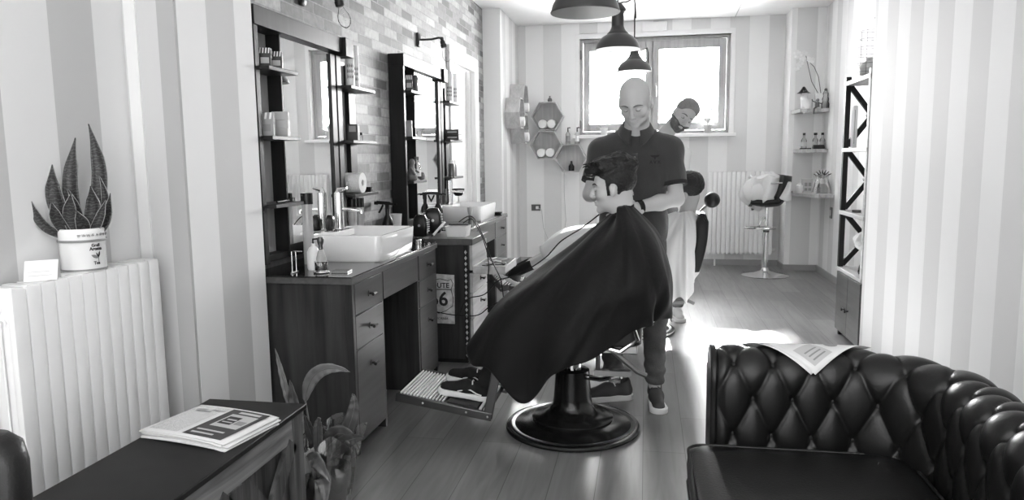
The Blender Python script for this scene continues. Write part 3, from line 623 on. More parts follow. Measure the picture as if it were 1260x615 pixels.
# ------------------------------------------------------------------ mirror units
def mirror_unit(label,y0,zb,zt,shz,LEN=1.0,XF=-1.68,ru=.19,rw=.10,g0=.28,pa=-.17,pb=-.04):
    # left side board, shelf column, glass, tall post, right shelf column
    t=thing('mirror_unit',label,'mirror',(-1.795,y0,0),group='wall mirrors with side shelves')
    XB=-1.795
    def o(n,m,mt,**k): return obj(n,m,mt,t,world=True,bevel=.002,**k)
    y1=y0+LEN; gy0=y0+g0; XG=XF-.035
    o('header',MB().box(XB,XF,y0,y1,zt-.085,zt),M['mirrorw']); o('header_end',MB().box(XB,XF+.02,y1-.05,y1+.06,zt-.1,zt+.003),M['mirrorw'])
    o('side_board',MB().box(XB,XF-.005,y0,y0+.035,zb,zt-.085),M['mirrorw'])
    o('back_board',MB().box(XB,XB+.012,y0+.035,gy0,zb,zt-.085),M['panelw'])
    o('mirror_casing',MB().box(XB,XG-.004,gy0,y1+pa,zb,zt-.085).box(XG-.004,XG+.002,gy0,gy0+.012,zb,zt-.085).box(XG-.004,XG+.002,gy0+.012,y1+pa,zb,zb+.06),M['mirrorw'])
    g=obj('glass',MB().box(XG-.003,XG,gy0+.012,y1+pa,zb+.06,zt-.085),M['mirror'],t,world=True,smooth=None)
    o('bottom_rail',MB().box(XB,XG-.006,y0+.035,gy0,zb,zb+.03),M['mirrorw']); o('bottom_rail',MB().box(XB,XB+.05,y1+pb,y1+ru,zb+.06,zb+.1),M['mirrorw'])
    o('post',MB().box(XB,XG+.012,y1+pa,y1+(pa+pb)/2-.004,zb,zt-.1),M['mirrorw']); o('post',MB().box(XB,XG+.016,y1+(pa+pb)/2+.004,y1+pb,zb,zt-.1),M['mirrorw'])
    yr=y1+pb
    o('back_board',MB().box(XB,XB+.012,yr,y1+ru+.01,zb+.1,zt-.1),M['panelw'])
    o('shelf_upright',MB().box(XB+.012,XB+.04,y1+ru,y1+ru+rw,zb+.1,zt-.12),M['mirrorw'])
    for z in shz:
        o('shelf',MB().box(XB+.012,XF+.04,y0+.036,gy0+.0,z-.018,z).box(XG+.003,XF+.04,gy0+.0,gy0+.03,z-.018,z),M['shelfw'])
        o('shelf',MB().box(XB+.012,XF+.04,yr,y1+ru+rw+.04,z-.018,z),M['shelfw'])
    return t
mirror_unit('tall dark-framed mirror with side shelves above the nearest vanity, cartons on its left shelves',3.02,.88,2.025,(1.767,1.46,1.152))
mirror_unit('dark-framed mirror with side shelves above the second vanity, next to the white door frame',5.03,.87,2.085,(1.835,1.508,1.19),LEN=1.04,ru=.30,rw=.11,g0=.33,pa=-.10,pb=.03)
# ------------------------------------------------------------------ basins
def basin(label,cx,cy,hx,hy,h,z=H):
    t=thing('vessel_basin',label,'sink',(cx,cy,z),group='white rectangular vessel basins')
    R=[]
    for zz,s in ((0,.93),(.01,.955),(h*.5,.975),(h-.004,1.0),(h,.995),(h,.955),(h-.006,.945),(h*.4,.90),(.022,.84)): R.append([(q[0],q[1],zz) for q in rrect(0,0,hx*s if s>0 else 0,hy*s,.035,0,6)])
    obj('bowl',MB().loft(R),M['ceramic'],t,smooth=50)
    obj('tap_deck',MB().loft([rrect(-hx+.045,0,.05,.13,.02,zz,4) for zz in (h-.03,h-.002)]+[rrect(-hx+.045,0,.046,.126,.02,h+.002,4)]),M['ceramic'],t,smooth=40)
    obj('drain',MB().lathe([(0,.0225),(.022,.0225),(.022,.026),(0,.027)],n=16),M['chrome'],t); return t
basin('square white ceramic basin on the nearest vanity counter',-1.505,3.75,.198,.285,.135)
basin('white ceramic basin on the farther vanity counter beside the black spray bottle',-1.51,6.13,.19,.31,.125)
def faucet(label,x,y,z):
    t=thing('faucet',label,'tap',(x,y,z),group='tall chrome basin taps')
    obj('column',MB().tube([(0,0,0),(0,0,.2)],.025,16).lathe([(0,0),(.03,0),(.03,.008),(0,.01)],n=20),M['chrome'],t)
    obj('spout',MB().tube([(0,0,.11),(.12,0,.105),(.13,0,.1),(.13,0,.085)],.012,12),M['chrome'],t)
    obj('lever',MB().tube([(0,0,.2),(.0,0,.215),(.05,0,.225)],[.022,.016,.006],10),M['chrome'],t)
faucet('tall chrome tap behind the near basin',-1.665,3.80,H+.138); faucet('chrome tap behind the farther basin',-1.675,6.15,H+.128)
M['tubeg']=plain('frosted_tube',.62,.25,spec=.5,trans=.35)
# ------------------------------------------------------------------ counter items
def item(name,label,cat,loc,parts,rz=0,group=None):
    t=thing(name,label,cat,loc,rz,group)
    for nm,m,mt in parts: obj(nm,m,M[mt],t,bevel=0)
    return t
def lat(prof,n=24,c=(0,0,0),**k): return MB().lathe(prof,c,n,**k)
def spray(label,x,y,z,s=1,rz=0,clear=False):
    return item('spray_bottle',label,'bottle',(x,y,z),[('bottle',lat([(0,0),(.030*s,0),(.032*s,.01*s),(.032*s,.075*s),(.026*s,.105*s),(.012*s,.13*s),(.012*s,.165*s)]),'black'),
      ('trigger_head',MB().prism([(-.06*s,.192*s),(.03*s,.184*s),(.036*s,.19*s),(.01*s,.205*s),(-.06*s,.210*s)],-.010*s,.010*s,'X').box(-.01*s,.01*s,-.01*s,.012*s,.16*s,.19*s).tube([(0,-.055*s,.196*s),(0,-.075*s,.198*s)],.010*s,8).tube([(0,-.025*s,.186*s),(0,-.035*s,.165*s),(0,-.05*s,.14*s)],.006*s,8).tube([(0,.03*s,.196*s),(0,.055*s,.19*s)],.005*s,6),'black')],rz)
spray('black spray bottle at the back of the drawer chest, seen over the near basin',-1.70,4.66,H,1.15,-1.45)
spray('black spray bottle beside the farther basin',-1.66,5.74,H,1.2,-1.45)
item('tumbler','plain white cup at the back of the drawer chest, right of the spray bottle','cup',(-1.73,4.9,H),[('cup',lat([(0,0),(.035,0),(.042,.09),(.046,.135),(.042,.135),(.036,.01),(0,.01)]),'plastic_w')])
# shaving brush bowl
item('shaving_bowl','small shiny metal shaving bowl on the near corner of the counter','bowl',(-1.47,3.13,H),[('foot_ring',lat([(0,0),(.036,0),(.038,.004),(.036,.008),(0,.008)]),'chrome'),('bowl',lat([(0,.008),(.026,.008),(.03,.014),(.031,.05),(.034,.054),(.03,.052),(.027,.018),(0,.016)]),'chrome')])
item('shaving_brush','shaving brush with pale bristles down and dark handle up, standing in the metal bowl','brush',(-1.47,3.13,H+.03),[('bristles',lat([(0,.0),(.02,.01),(.023,.035),(.014,.07),(.009,.08)]),'bristle'),('handle',lat([(.009,.078),(.012,.082),(.009,.095),(.015,.112),(.016,.125),(.011,.136),(0,.138)]),'darkmetal')],0)
item('soap_dispenser','white pump bottle behind the metal shaving bowl','bottle',(-1.55,3.22,H),[('bottle',lat([(0,0),(.028,0),(.031,.01),(.03,.085),(.02,.105),(.01,.112),(.01,.125)]),'plastic_w'),('pump',MB().tube([(0,0,.12),(0,0,.145),(.03,0,.148)],.0045,8),'black')])
item('razor_stand','thin chrome shaving stand on the near counter left of the shaving bowl','stand',(-1.6,3.12,H),[('rack',MB().tube([(0,-.02,0),(0,-.02,.1),(0,.02,.1),(0,.02,0)],.003,8).tube([(0,-.03,.002),(0,.03,.002)],.005,8).tube([(0,0,.1),(.04,0,.1)],.003,8),'chrome')])
item('phone','flat black phone lying on the near corner of the counter','phone',(-1.385,3.16,H),[('body',MB().box(-.038,.038,-.035,.035,0,.009),'black'),('rim',MB().box(-.039,.039,-.036,.036,.003,.006),'steel')],.1)
for k,(x,y,lb) in enumerate(((-1.66,3.40,.0),(-1.715,4.10,-.07),(-1.715,4.21,-.07))):
    t=item('tube_dispenser',['tall clear tube with black cap between shaving bowl and tap','tall clear tube with black cap behind the basin, just right of the tap','tall clear tube with black cap behind the basin, farthest right of the three'][k],'dispenser',(x,y,H),[('tube',lat([(0,0),(.026,0),(.026,.30+lb),(0,.30+lb)]),'tubeg'),('cap',lat([(0,.30+lb),(.03,.30+lb),(.03,.355+lb),(0,.355+lb)]),'black')],group='tall clear dispenser tubes with black caps')
item('trimmer','small black trimmer standing on the near basin rim beside the tap','trimmer',(-1.675,3.70,H+.138),[('body',MB().loft([rrect(0,0,.02*s,.024*s,.01,z*.55,4) for z,s in ((0,.9),(.02,1),(.1,1.05),(.14,.8),(.155,.5))]),'black')])
# clipper stands on far end of counter 1 / chest
def dryer(label,x,y,z,s,rz):
    return item('hair_clipper',label,'clipper',(x,y,z),[('body',MB().loft([rrect(0,0,.045*s*a,.03*s*a,.015*s,zz*s,4) for zz,a in ((0,.9),(.01,1),(.06,1.08),(.11,.95),(.135,.7),(.14,.5))]),'black'),('badge',MB().lathe([(0,0),(.008*s,0),(.008*s,.003),(0,.004)],(0,-.033*s,.07*s),14,R=Matrix.Rotation(PI/2,3,'X')),'steel')]+[('cooling_rib',MB().box(.044*s,.054*s,-.02*s,.02*s,(.03+.014*k)*s,(.036+.014*k)*s),'inkl') for k in range(6)],rz)
dryer('black rounded hair clipper at the near left corner of the drawer chest',-1.49,4.72,H,1.05,0)
dryer('black rounded hair clipper farther back on the drawer chest beside the white box',-1.47,4.95,H,1.25,.2)
item('storage_box','translucent white plastic box with loose clipper leads on the drawer chest','box',(-1.235,4.74,H),[('box',MB().loft([rrect(0,0,a,b,.012,z,4) for z,a,b in ((0,.065,.06),(.07,.076,.07),(.07,.07,.064),(.006,.06,.055))]),'plastic_w'),('lid_strip',MB().box(-.075,.06,.03,.06,.07,.078),'black')],0)
item('neck_duster','upright brush with pale bristles on the near edge of the farther counter','brush',(-1.335,5.5,H),[('handle',lat([(0,0),(.016,0),(.018,.02),(.012,.05),(.014,.07),(.012,.075)]),'darkmetal'),('bristles',lat([(.012,.075),(.02,.11),(.024,.14),(0,.145)]),'bristle')])
item('dark_dish','small black dish on the far end of the farther counter','dish',(-1.345,6.62,H),[('dish',lat([(0,0),(.03,0),(.045,.02),(.042,.02),(0,.006)]),'black')])
item('tall_bottle','slim pale lotion bottle standing behind the farther basin','bottle',(-1.735,6.28,H),[('bottle',lat([(0,0),(.025,0),(.025,.2),(.012,.22),(.012,.25),(0,.25)]),'inkl')])
item('black_bowl','black tint bowl raised on a thin stand beside the farther tap','bowl',(-1.70,6.56,H),[('stand',MB().tube([(0,0,0),(0,0,.17)],.006,8).lathe([(0,0),(.03,0),(.0,.01)],n=14),'steel'),('bowl',lat([(0,.17),(.03,.175),(.05,.2),(.058,.24),(.054,.24),(0,.185)]),'black')])
item('small_jar','small shiny jar at the far end of the near counter','jar',(-1.35,4.22,H),[('jar',lat([(0,0),(.017,0),(.019,.03),(.014,.036),(0,.036)]),'chrome')])
item('small_jar','low dark jar beside the shiny one at the far end of the near counter','jar',(-1.37,4.31,H),[('jar',lat([(0,0),(.03,0),(.032,.03),(.025,.035),(0,.035)]),'black')])
item('white_wand','white hair straightener leaning against the black clippers on the drawer chest','straightener',(-1.385,4.66,H+.005),[('body',MB().bar((0,0,.01),(.075,.02,.095),.022,.014),'plastic_w'),('cap',MB().bar((-.012,-.003,0),(0,0,.01),.022,.014),'black')])
# leads
tag(obj('clipper_lead',MB().tube(smoothpts([(-1.2,4.74,.92),(-1.13,4.7,.95),(-1.08,4.68,.88),(-1.04,4.66,.8),(-1.0,4.6,.68),(-1.0,4.56,.5),(-.98,4.56,.35)]),.0034,8),M['cord']),'black clipper lead arching from the white box down past the drawers','cable',group='black clipper leads')
tag(obj('clipper_lead',MB().tube(smoothpts([(-1.22,4.7,.93),(-1.12,4.66,.97),(-1.03,4.6,.84),(-.97,4.55,.7),(-.9,4.5,.58),(-.88,4.48,.45)]),.0034,8),M['cord']),'black clipper lead hanging in the outer loop beside the drawers','cable',group='black clipper leads')
tag(obj('power_cable',MB().tube(smoothpts([(-1.37,4.53,.36),(-1.25,4.53,.34),(-1.13,4.54,.33),(-1.05,4.54,.345),(-.98,4.54,.40),(-.9,4.52,.44)]),.0034,8),M['cord']),'black power cable running low across the side of the drawer chest','cable')
tag(obj('clipper_cord',MB().tube(smoothpts([(-0.219,3.500,1.075),(-0.317,3.650,0.994),(-0.437,3.800,0.910),(-0.528,3.900,0.813),(-0.643,4.000,0.729),(-0.764,4.150,0.661),(-0.872,4.250,0.614),(-0.975,4.350,0.513),(-1.110,4.450,0.460),(-1.172,4.500,0.363)]),.0034,8),M['cord']),'long black clipper cord running from the young man\'s chin over to the drawer chest','cable')
# ------------------------------------------------------------------ shelf items
def carton(label,loc,w,d,h,mt,rz=0,stripe=True,group=None,n='carton'):
    t=thing(n,label,'box',loc,rz,group)
    obj('box',MB().box(-w/2,w/2,-d/2,d/2,0,h),M[mt],t,bevel=.0015)
    if stripe:
        m=MB()
        for k in range(4): x=-w/2+w*(k+.15)/4; m.add([(x,-d/2-.001,h*.72),(x+w*.11,-d/2-.001,h*.72),(x+w*.17,-d/2-.001,h),(x+w*.06,-d/2-.001,h)],[(0,1,2,3)])
        for k in range(4): y=-d/2+d*(k+.15)/4; m.add([(w/2+.001,y,h*.72),(w/2+.001,y+d*.11,h*.72),(w/2+.001,y+d*.17,h),(w/2+.001,y+d*.06,h)],[(0,1,2,3)])
        obj('striped_top',m,M['white'],t,smooth=None)
        obj('front_label',MB().box(-w*.36,w*.36,-d/2-.0015,-d/2,h*.2,h*.5).box(w/2,w/2+.0015,-d*.36,d*.36,h*.5,h*.62),M['inkl' if mt=='carton' else 'inkg'],t,smooth=None)
    return t
XS=-1.70
carton('dark striped-top carton, left one on the top left shelf of the near mirror',(XS,3.14,1.767),.05,.05,.085,'carton',.35,group='striped shaving cream cartons')
carton('dark carton with striped top, right one on the top left shelf of the near mirror',(XS+.01,3.225,1.767),.05,.045,.08,'carton',.35,group='striped shaving cream cartons')
carton('paler grey carton with striped top on the middle left shelf of the near mirror',(XS-.01,3.12,1.46),.085,.05,.105,'cartonm',.3,group='striped shaving cream cartons')
for k in range(3): carton(['small pale carton, lowest of the stack of three on the middle left shelf','small pale carton, middle one of the stack of three on the middle left shelf','small pale carton, topmost of the stack of three on the middle left shelf'][k],(XS+.01,3.23,1.46+.0385*k),.075,.045,.038,'inkl',.3+.1*(k-1),False,'stacked small cartons')
item('razor','small dark razor lying on the lowest left shelf of the near mirror','razor',(XS+.02,3.2,1.152),[('handle',MB().tube([(0,-.06,.006),(.0,.08,.006)],.005,8),'black'),('head',MB().box(-.012,.012,.07,.095,0,.018),'darkmetal')])
YR=4.15
def can(label,loc,r,h,g='tall white spray cans',z=None):
    t=thing('spray_can',label,'can',loc,0,g)
    obj('can',MB().lathe([(0,0),(r,0),(r,h*.75),(r*.93,h*.78)],n=24),M['white'],t); obj('cap',MB().lathe([(r*.95,h*.78),(r*.97,h*.8),(r*.95,h),(0,h)],n=24),M['plastic_w'],t)
    a=math.atan2(-loc[1],-loc[0]); m=MB()
    for k in range(3):
        for j in range(5):
            aa=a+(j-2)*.32; z0=h*(.17+.12*k); m.add([(r*1.01*math.cos(aa),r*1.01*math.sin(aa),z0),(r*1.01*math.cos(aa+.22),r*1.01*math.sin(aa+.22),z0+.012),(r*1.01*math.cos(aa+.05),r*1.01*math.sin(aa+.05),z0+.03)],[(0,1,2)])
    obj('printed_mark',m,M['ink'],t,smooth=None)
can('taller white spray can, nearer the glass on the near mirror\'s top right shelf',(-1.70,4.11,1.767),.026,.26); can('slimmer white spray can behind, on the top right shelf of the near mirror',(-1.71,4.22,1.767),.022,.25)
item('dark_box','black upright box with grey window on the middle right shelf of the near mirror','box',(-1.70,4.13,1.46),[('box',MB().box(-.03,.03,-.03,.03,0,.095),'carton'),('window',MB().box(-.02,.02,-.0315,-.03,.05,.085).box(.03,.0315,-.02,.02,.05,.085),'cartonm')],.2)
item('small_vial','tiny clear vial with dark cap on the middle right shelf of the near mirror','bottle',(-1.69,4.22,1.46),[('vial',lat([(0,0),(.01,0),(.01,.03),(.006,.035)]),'glass2'),('cap',lat([(.006,.035),(.007,.05),(0,.05)]),'black')])
t=thing('paper_roll','thick white paper roll lying on the lowest right shelf of the near mirror','roll',(-1.70,4.12,1.152+.06))
obj('roll',MB().lathe([(.018,-.05),(.06,-.05),(.06,.05),(.018,.05),(.018,-.05)],n=28,R=Matrix.Rotation(PI/2,3,'Y')),M['towel'],t); obj('core',MB().lathe([(.0,-.03),(.0155,-.03),(.0155,.04),(.013,.04),(.013,-.02)],n=16,R=Matrix.Rotation(PI/2,3,'Y')),M['carton'],t)
item('machine_plug','black adapter with short plug on the lowest right shelf of the near mirror','adapter',(-1.67,4.26,1.152),[('body',MB().box(-.02,.02,-.015,.015,0,.03),'black'),('plug',MB().tube([(.0,.015,.02),(.0,.05,.02)],.008,8),'black')])
# mirror 2 shelves
carton('dark striped-top carton on the top left shelf of the farther mirror',(-1.69,5.17,1.835),.05,.06,.11,'carton',.3); carton('grey upright box on the middle left shelf of the farther mirror',(-1.69,5.13,1.508),.05,.05,.115,'cartonm',.2,False)
item('dropper_bottle','slim dark bottle beside the carton on the top left shelf of the farther mirror','bottle',(-1.67,5.26,1.835),[('bottle',lat([(0,0),(.02,0),(.018,.06),(.022,.1),(.015,.12),(0,.13)]),'clay')])
def fig(t,pts,mt='clay'):
    pass
t=thing('figurine','grey crouching figurine on the lowest left shelf of the farther mirror','figurine',(-1.68,5.14,1.19))
sdf_obj('body',[(lambda p:su(su(su(el(p,(0,0,.03),(.04,.04,.03)),rc(p,(0,0,.03),(.0,.01,.1),.028,.02),.02),el(p,(0,.015,.135),(.022,.022,.026)),.01),su(rc(p,(.0,-.02,.09),(.035,-.03,.05),.01,.008),rc(p,(0,.03,.09),(.04,.04,.06),.01,.008),.005),.01),(-.07,-.07,-.01),(.07,.07,.18),.005)],M['clay'],t)
item('label_bottle','clear bottle with white label beside the figurine on the farther mirror shelf','bottle',(-1.67,5.235,1.19),[('bottle',lat([(0,0),(.03,0),(.03,.1),(.012,.135),(.012,.15)]),'glass2'),('label',lat([(.0305,.03),(.0308,.03),(.0308,.08),(.0305,.08)],close=True),'white'),('cap',lat([(.013,.15),(.016,.152),(.016,.175),(0,.175)]),'darkmetal')])
item('pomade_ball','round grey ball-shaped sponge on the end of the lowest left shelf of the farther mirror','sponge',(-1.655,5.3,1.19),[('sponge',MB().sphere((0,0,.03),.03,16,(1,1.2,1)),'clay')])
can('big white spray can on the top right shelf of the farther mirror, left one',(-1.69,6.28,1.835),.033,.26,'white cans on the farther mirror'); can('white spray can right of the big one on the top shelf of the farther mirror',(-1.67,6.38,1.835),.03,.25,'white cans on the farther mirror')
for k in range(2): 
    t=carton(['black flat box with white lettering band, lower of two on the farther mirror shelf','black flat box with white lettering band, upper of two on the farther mirror shelf'][k],(-1.67,6.33,1.508+.046*k),.12,.14,.045,'carton',0,False,'black flat boxes stacked on the farther mirror shelf')
    obj('white_band',MB().box(.0605,.0615,-.05,.03,.015,.03).box(-.04,.045,-.0715,-.0705,.018,.028),M['inkl'],t,smooth=None)
for k,(y,r) in enumerate(((6.26,.03),(6.34,.026))):
    item('dark_bottle',['stout dark bottle, left one on the lowest right shelf of the farther mirror','dark bottle with pale cap, right one on the lowest right shelf of the farther mirror'][k],'bottle',(-1.68,y,1.19),[('bottle',lat([(0,0),(r,0),(r,.1),(r*.8,.115)]),'darkmetal'),('cap',lat([(r*.8,.115),(r*.82,.14),(0,.142)]),'plastic_w')],group='dark bottles on the farther mirror')
# ------------------------------------------------------------------ wall lamps
def walllamp(label,y,z,tilt):
    t=thing('wall_lamp',label,'lamp',(-1.795,y,z),group='black industrial wall lamps')
    obj('wall_plate',MB().loft([[(x,q[0],q[1]) for q in [(a[0],a[1]) for a in rrect(0,0,s*.035,s*.055,.02,0,4)]] for x,s in ((0,1),(.012,1),(.02,.8))]),M['blackmetal'],t)
    obj('arm',MB().tube([(.01,0,0),(.12,0,0),(.17,.0,.01),(.2,0,.005)],.008,10).sphere((.2,0,0),.016,12),M['blackmetal'],t)
    e=Vector((.2,0,-.01)); d=Vector((.25,.1,-.96)).normalized(); R=d.to_track_quat('Z','Y').to_matrix()
    obj('socket',MB().lathe([(0,0),(.014,0),(.02,.012),(.02,.03),(.024,.034),(.024,.055),(.018,.06),(0,.06)],e,18,R=R),M['blackmetal'],t)
    b=obj('bulb',MB().lathe([(.012,.058),(.014,.07),(.03,.105),(.034,.13),(.026,.155),(.01,.17),(0,.172)],e,20,R=R),M['bulb'],t)
    obj('filament',MB().tube([e+R@Vector((.008*math.cos(k*2.5),.008*math.sin(k*2.5),.07+.008*k)) for k in range(10)],.0012,5),M['filament'],b)
walllamp('black wall lamp with clear bulb above the near mirror, cut by the photo edge',3.72,2.21,0)
walllamp('black wall lamp with clear bulb above the farther mirror',5.74,2.285,0)
# ------------------------------------------------------------------ pendants
def pendant(label,x,y,z,R,bell):
    s=R/.16
    t=thing('pendant_lamp',label,'lamp',(x,y,z),group='dark industrial pendant lamps in a row')
    out=[(R,0),(R*1.01,.004),(R*.985,.012*s),(R*.95,.035*s),(R*.86,.062*s),(R*.71,.088*s),(R*.54,.104*s),(R*.49,.108*s),(R*.48,.115*s),(R*.38,.13*s),(R*.31,.148*s),(R*.28,.165*s)]
    inn=[(r-.004,max(h-.004,.0)) for r,h in out]
    obj('shade',MB().lathe(out,n=48,close=True),M['lampgrey'],t,smooth=50)
    i_=[(R-.001,.001)]+[(r-.006,h-.004) for r,h in out[2:]]+[(0,.155*s)]
    obj('shade_inside',MB().lathe(i_,n=48),M['lampin'],t,smooth=50)
    if bell: neck=[(R*.28,.163*s),(R*.27,.25*s),(R*.28,.255*s),(R*.31,.265*s),(R*.39,.275*s),(R*.36,.29*s),(R*.2,.325*s),(.012,.335*s),(0,.336*s)]
    else: neck=[(R*.28,.163*s),(R*.26,.178*s),(R*.24,.188*s),(0,.19*s)]
    obj('neck',MB().lathe(neck,n=32),M['lampgrey'],t,smooth=40)
    top=neck[-1][1]
    b=obj('bulb',MB().lathe([(.0,.05*s),(.02,.055*s),(.03,.075*s),(.024,.1*s),(.014,.12*s),(.014,.155*s)],n=20),M['bulb'],t)
    L_=ZC-z
    pl_=bpy.data.lights.new('pendant_light','POINT'); pl_.energy=PEND_E; pl_.shadow_soft_size=.03; po_=bpy.data.objects.new('pendant_light',pl_); COL.objects.link(po_); po_.location=(x,y,z+.03*s)
    obj('cord',MB().tube([(0,0,top-.01),(0,0,L_-.01)],.005,8),M['cord'],t)
    obj('bracket',MB().tube([(R*.1,0,top-.005),(R*.42,0,top+.0),(R*.72,0,top+.02*s),(R*.78,0,top-.02),(R*.8,0,top-.12*s)],.006,8),M['lampgrey'],t)
    obj('ceiling_rose',MB().lathe([(0,L_-.03),(.04,L_-.03),(.05,L_-.004),(.05,L_-.001)],n=24),M['lampgrey'],t)
pendant('biggest dark pendant lamp, nearest the camera, cut off by the top edge of the photo',-.277,3.4,1.99,.155,True)
pendant('middle dark bell-shaped pendant lamp with tall neck above the standing barber',-.19,4.9,2.035,.141,True)
pendant('smallest and farthest pendant lamp, just above the bald man, in front of the window',-.105,6.25,2.04,.142,False)
# ------------------------------------------------------------------ wall fixtures
t=thing('emergency_light','flat white rectangular emergency light on the wall above the window','lamp',(.08,9.285,2.9))
obj('housing',MB().loft([[(q[0],-d_,q[1]) for q in rrect(0,0,.15*s,.055*s,.012,0,3)] for d_,s in ((-.012,1),(.02,1),(.03,.95))]),M['plastic_w'],t); obj('lens',MB().box(-.12,.12,-.034,-.03,-.035,.035),M['rad'],t,bevel=.002)
t=thing('wall_outlet','dark rectangular wall outlet with a white plug on the back wall','outlet',(-1.385,9.29,.71))
obj('plate',MB().box(-.06,.06,-.006,.006,-.04,.04),M['outlet'],t,bevel=.003); obj('plug',MB().box(-.0,.035,-.03,-.006,-.018,.018),M['white'],t,bevel=.003)
tag(obj('wall_cable',MB().tube([(-1.36,9.26,.71),(-1.31,9.28,.68),(-1.29,9.287,.45),(-1.22,9.287,.28),(-1.12,9.287,.22),(-1.03,9.287,.3),(-1.0,9.287,.55),(-1.02,9.287,.9),(-1.02,9.287,1.2)],.004,6),M['inkl']),'thin grey cable looping down the back wall from the outlet to the hexagon shelves','cable')
t=thing('light_switch','small grey wall switch beneath the corner shelves on the right wall','switch',(1.965,8.35,.72)); obj('plate',MB().box(-.006,.004,-.04,.04,-.06,.06),M['outlet'],t,bevel=.002); obj('rocker',MB().box(-.01,-.006,-.02,.02,-.03,.03),M['steel'],t,bevel=.002)
t=radiator('radiator','white column radiator on the back wall behind the bar stool',9.2,.74,1.5,.15,1.15,14,.09,axis='X')
tag(obj('ceiling_cable',MB().tube([(1.02,9.28,ZC-.006),(1.0,8.6,ZC-.006),(1.05,7.2,ZC-.006)],.005,6),M['inkl']),'thin pale cable running across the ceiling towards the back wall','cable')
# ------------------------------------------------------------------ hexagon shelves
def hexshelf(label,c,R,D,facing):
    t=thing('hexagon_shelf',label,'shelf',c,0,'wooden hexagon wall shelves')
    def P(r,a,d):
        u=r*math.cos(a);v=r*math.sin(a)
        return (u,-d,v) if facing=='Y' else (d,u,v)
    for k in range(6):
        a0=k*PI/3;a1=(k+1)*PI/3; r2=R-.014
        vs=[P(r,a,d) for d in (0,D) for (r,a) in ((R,a0),(R,a1),(r2,a1),(r2,a0))]
        obj('side_board',MB().add(vs,[(0,1,2,3),(4,7,6,5),(0,4,5,1),(1,5,6,2),(2,6,7,3),(3,7,4,0)]),M['hexw'],t,smooth=20)
    obj('back_board',MB().add([P(R-.01,k*PI/3,d) for d in (.002,.008) for k in range(6)],[tuple(range(6)),tuple(range(6,12))[::-1]]+[(k,(k+1)%6,6+(k+1)%6,6+k) for k in range(6)]),M['hexw'],t,smooth=20)
    return t
def towel(label,c,r,l,ax,g):
    t=thing('rolled_towel',label,'towel',c,0,g)
    R=Matrix.Rotation(PI/2,3,'X') if ax=='Y' else Matrix.Rotation(PI/2,3,'Y')
    prof=[(0,-l/2+.006),(r*.3,-l/2+.002),(r*.35,-l/2+.006),(r*.6,-l/2+.002),(r*.65,-l/2+.006),(r*.9,-l/2),(r,-l/2+.012),(r,l/2-.012),(r*.9,l/2),(0,l/2)]
    obj('roll',MB().lathe(prof,n=24,R=R),M['towel'],t)
Rh=.2
hA=(-1.215,9.298,1.855);hB=(-1.235,9.298,1.50);hC=(-.925,9.298,1.335)
hexshelf('upper of the two stacked hexagon shelves on the back wall, holding two towels',hA,Rh,.16,'Y'); hexshelf('lower of the two stacked hexagon shelves on the back wall, holding two towels',hB,Rh,.16,'Y'); hexshelf('hexagon shelf set lower right on the back wall with a small black bottle inside',hC,Rh,.16,'Y')
for nm,h in (('upper',hA),('lower',hB)):
    for k,s in enumerate((-.062,.05)): towel(f'rolled white towel, {"left" if k==0 else "right"} one in the {nm} hexagon shelf on the back wall',(h[0]+s,9.21,h[2]-.096),.055,.13,'Y','rolled towels in the back wall shelves')
hs=[(-1.598,8.53,1.86),(-1.598,8.84,2.04),(-1.598,8.84,1.69)]
nm=['front hexagon shelf on the left side wall, nearest the camera','upper rear hexagon shelf on the left side wall','lower rear hexagon shelf on the left side wall']
for h,n in zip(hs,nm): hexshelf(n,h,.2,.17,'X')
for h,n in zip(hs,('front','upper rear','lower rear')):
    towel(f'rolled white towel sticking out of the {n} shelf on the left side wall',(h[0]+.12,h[1]-.02,h[2]-.096),.055,.17,'X','rolled towels in the side wall shelves')
item('small_ornament','tiny pale vase ornament on top of the upper hexagon shelf on the back wall','ornament',(-1.19,9.22,hA[2]+.1745),[('vase',lat([(0,0),(.022,0),(.03,.025),(.02,.05),(.008,.06),(.012,.075)]),'clay')])
for k in range(2):
    item('pump_bottle',['clear bottle with black pump, left one on top of the lower right hexagon shelf','clear bottle with black pump, right one on top of the lower right hexagon shelf'][k],'bottle',(-.965+.115*k,9.22,hC[2]+.1745),[('bottle',lat([(0,0),(.028,0),(.028,.12),(.02,.14),(.01,.15)]),'glass2'),('label',lat([(.0285,.03),(.029,.03),(.029,.1),(.0285,.1)],close=True),'inkg' if k==0 else 'white'),('pump',MB().tube([(0,0,.15),(0,0,.2),(.03,0,.2)],.008,8),'black')],group='pump bottles on the hexagon shelf')
item('small_bottle','small black bottle standing inside the lower right hexagon shelf','bottle',(-.92,9.2,hC[2]-.158),[('bottle',lat([(0,0),(.035,0),(.035,.06),(.014,.09),(.014,.12),(0,.125)]),'black')])
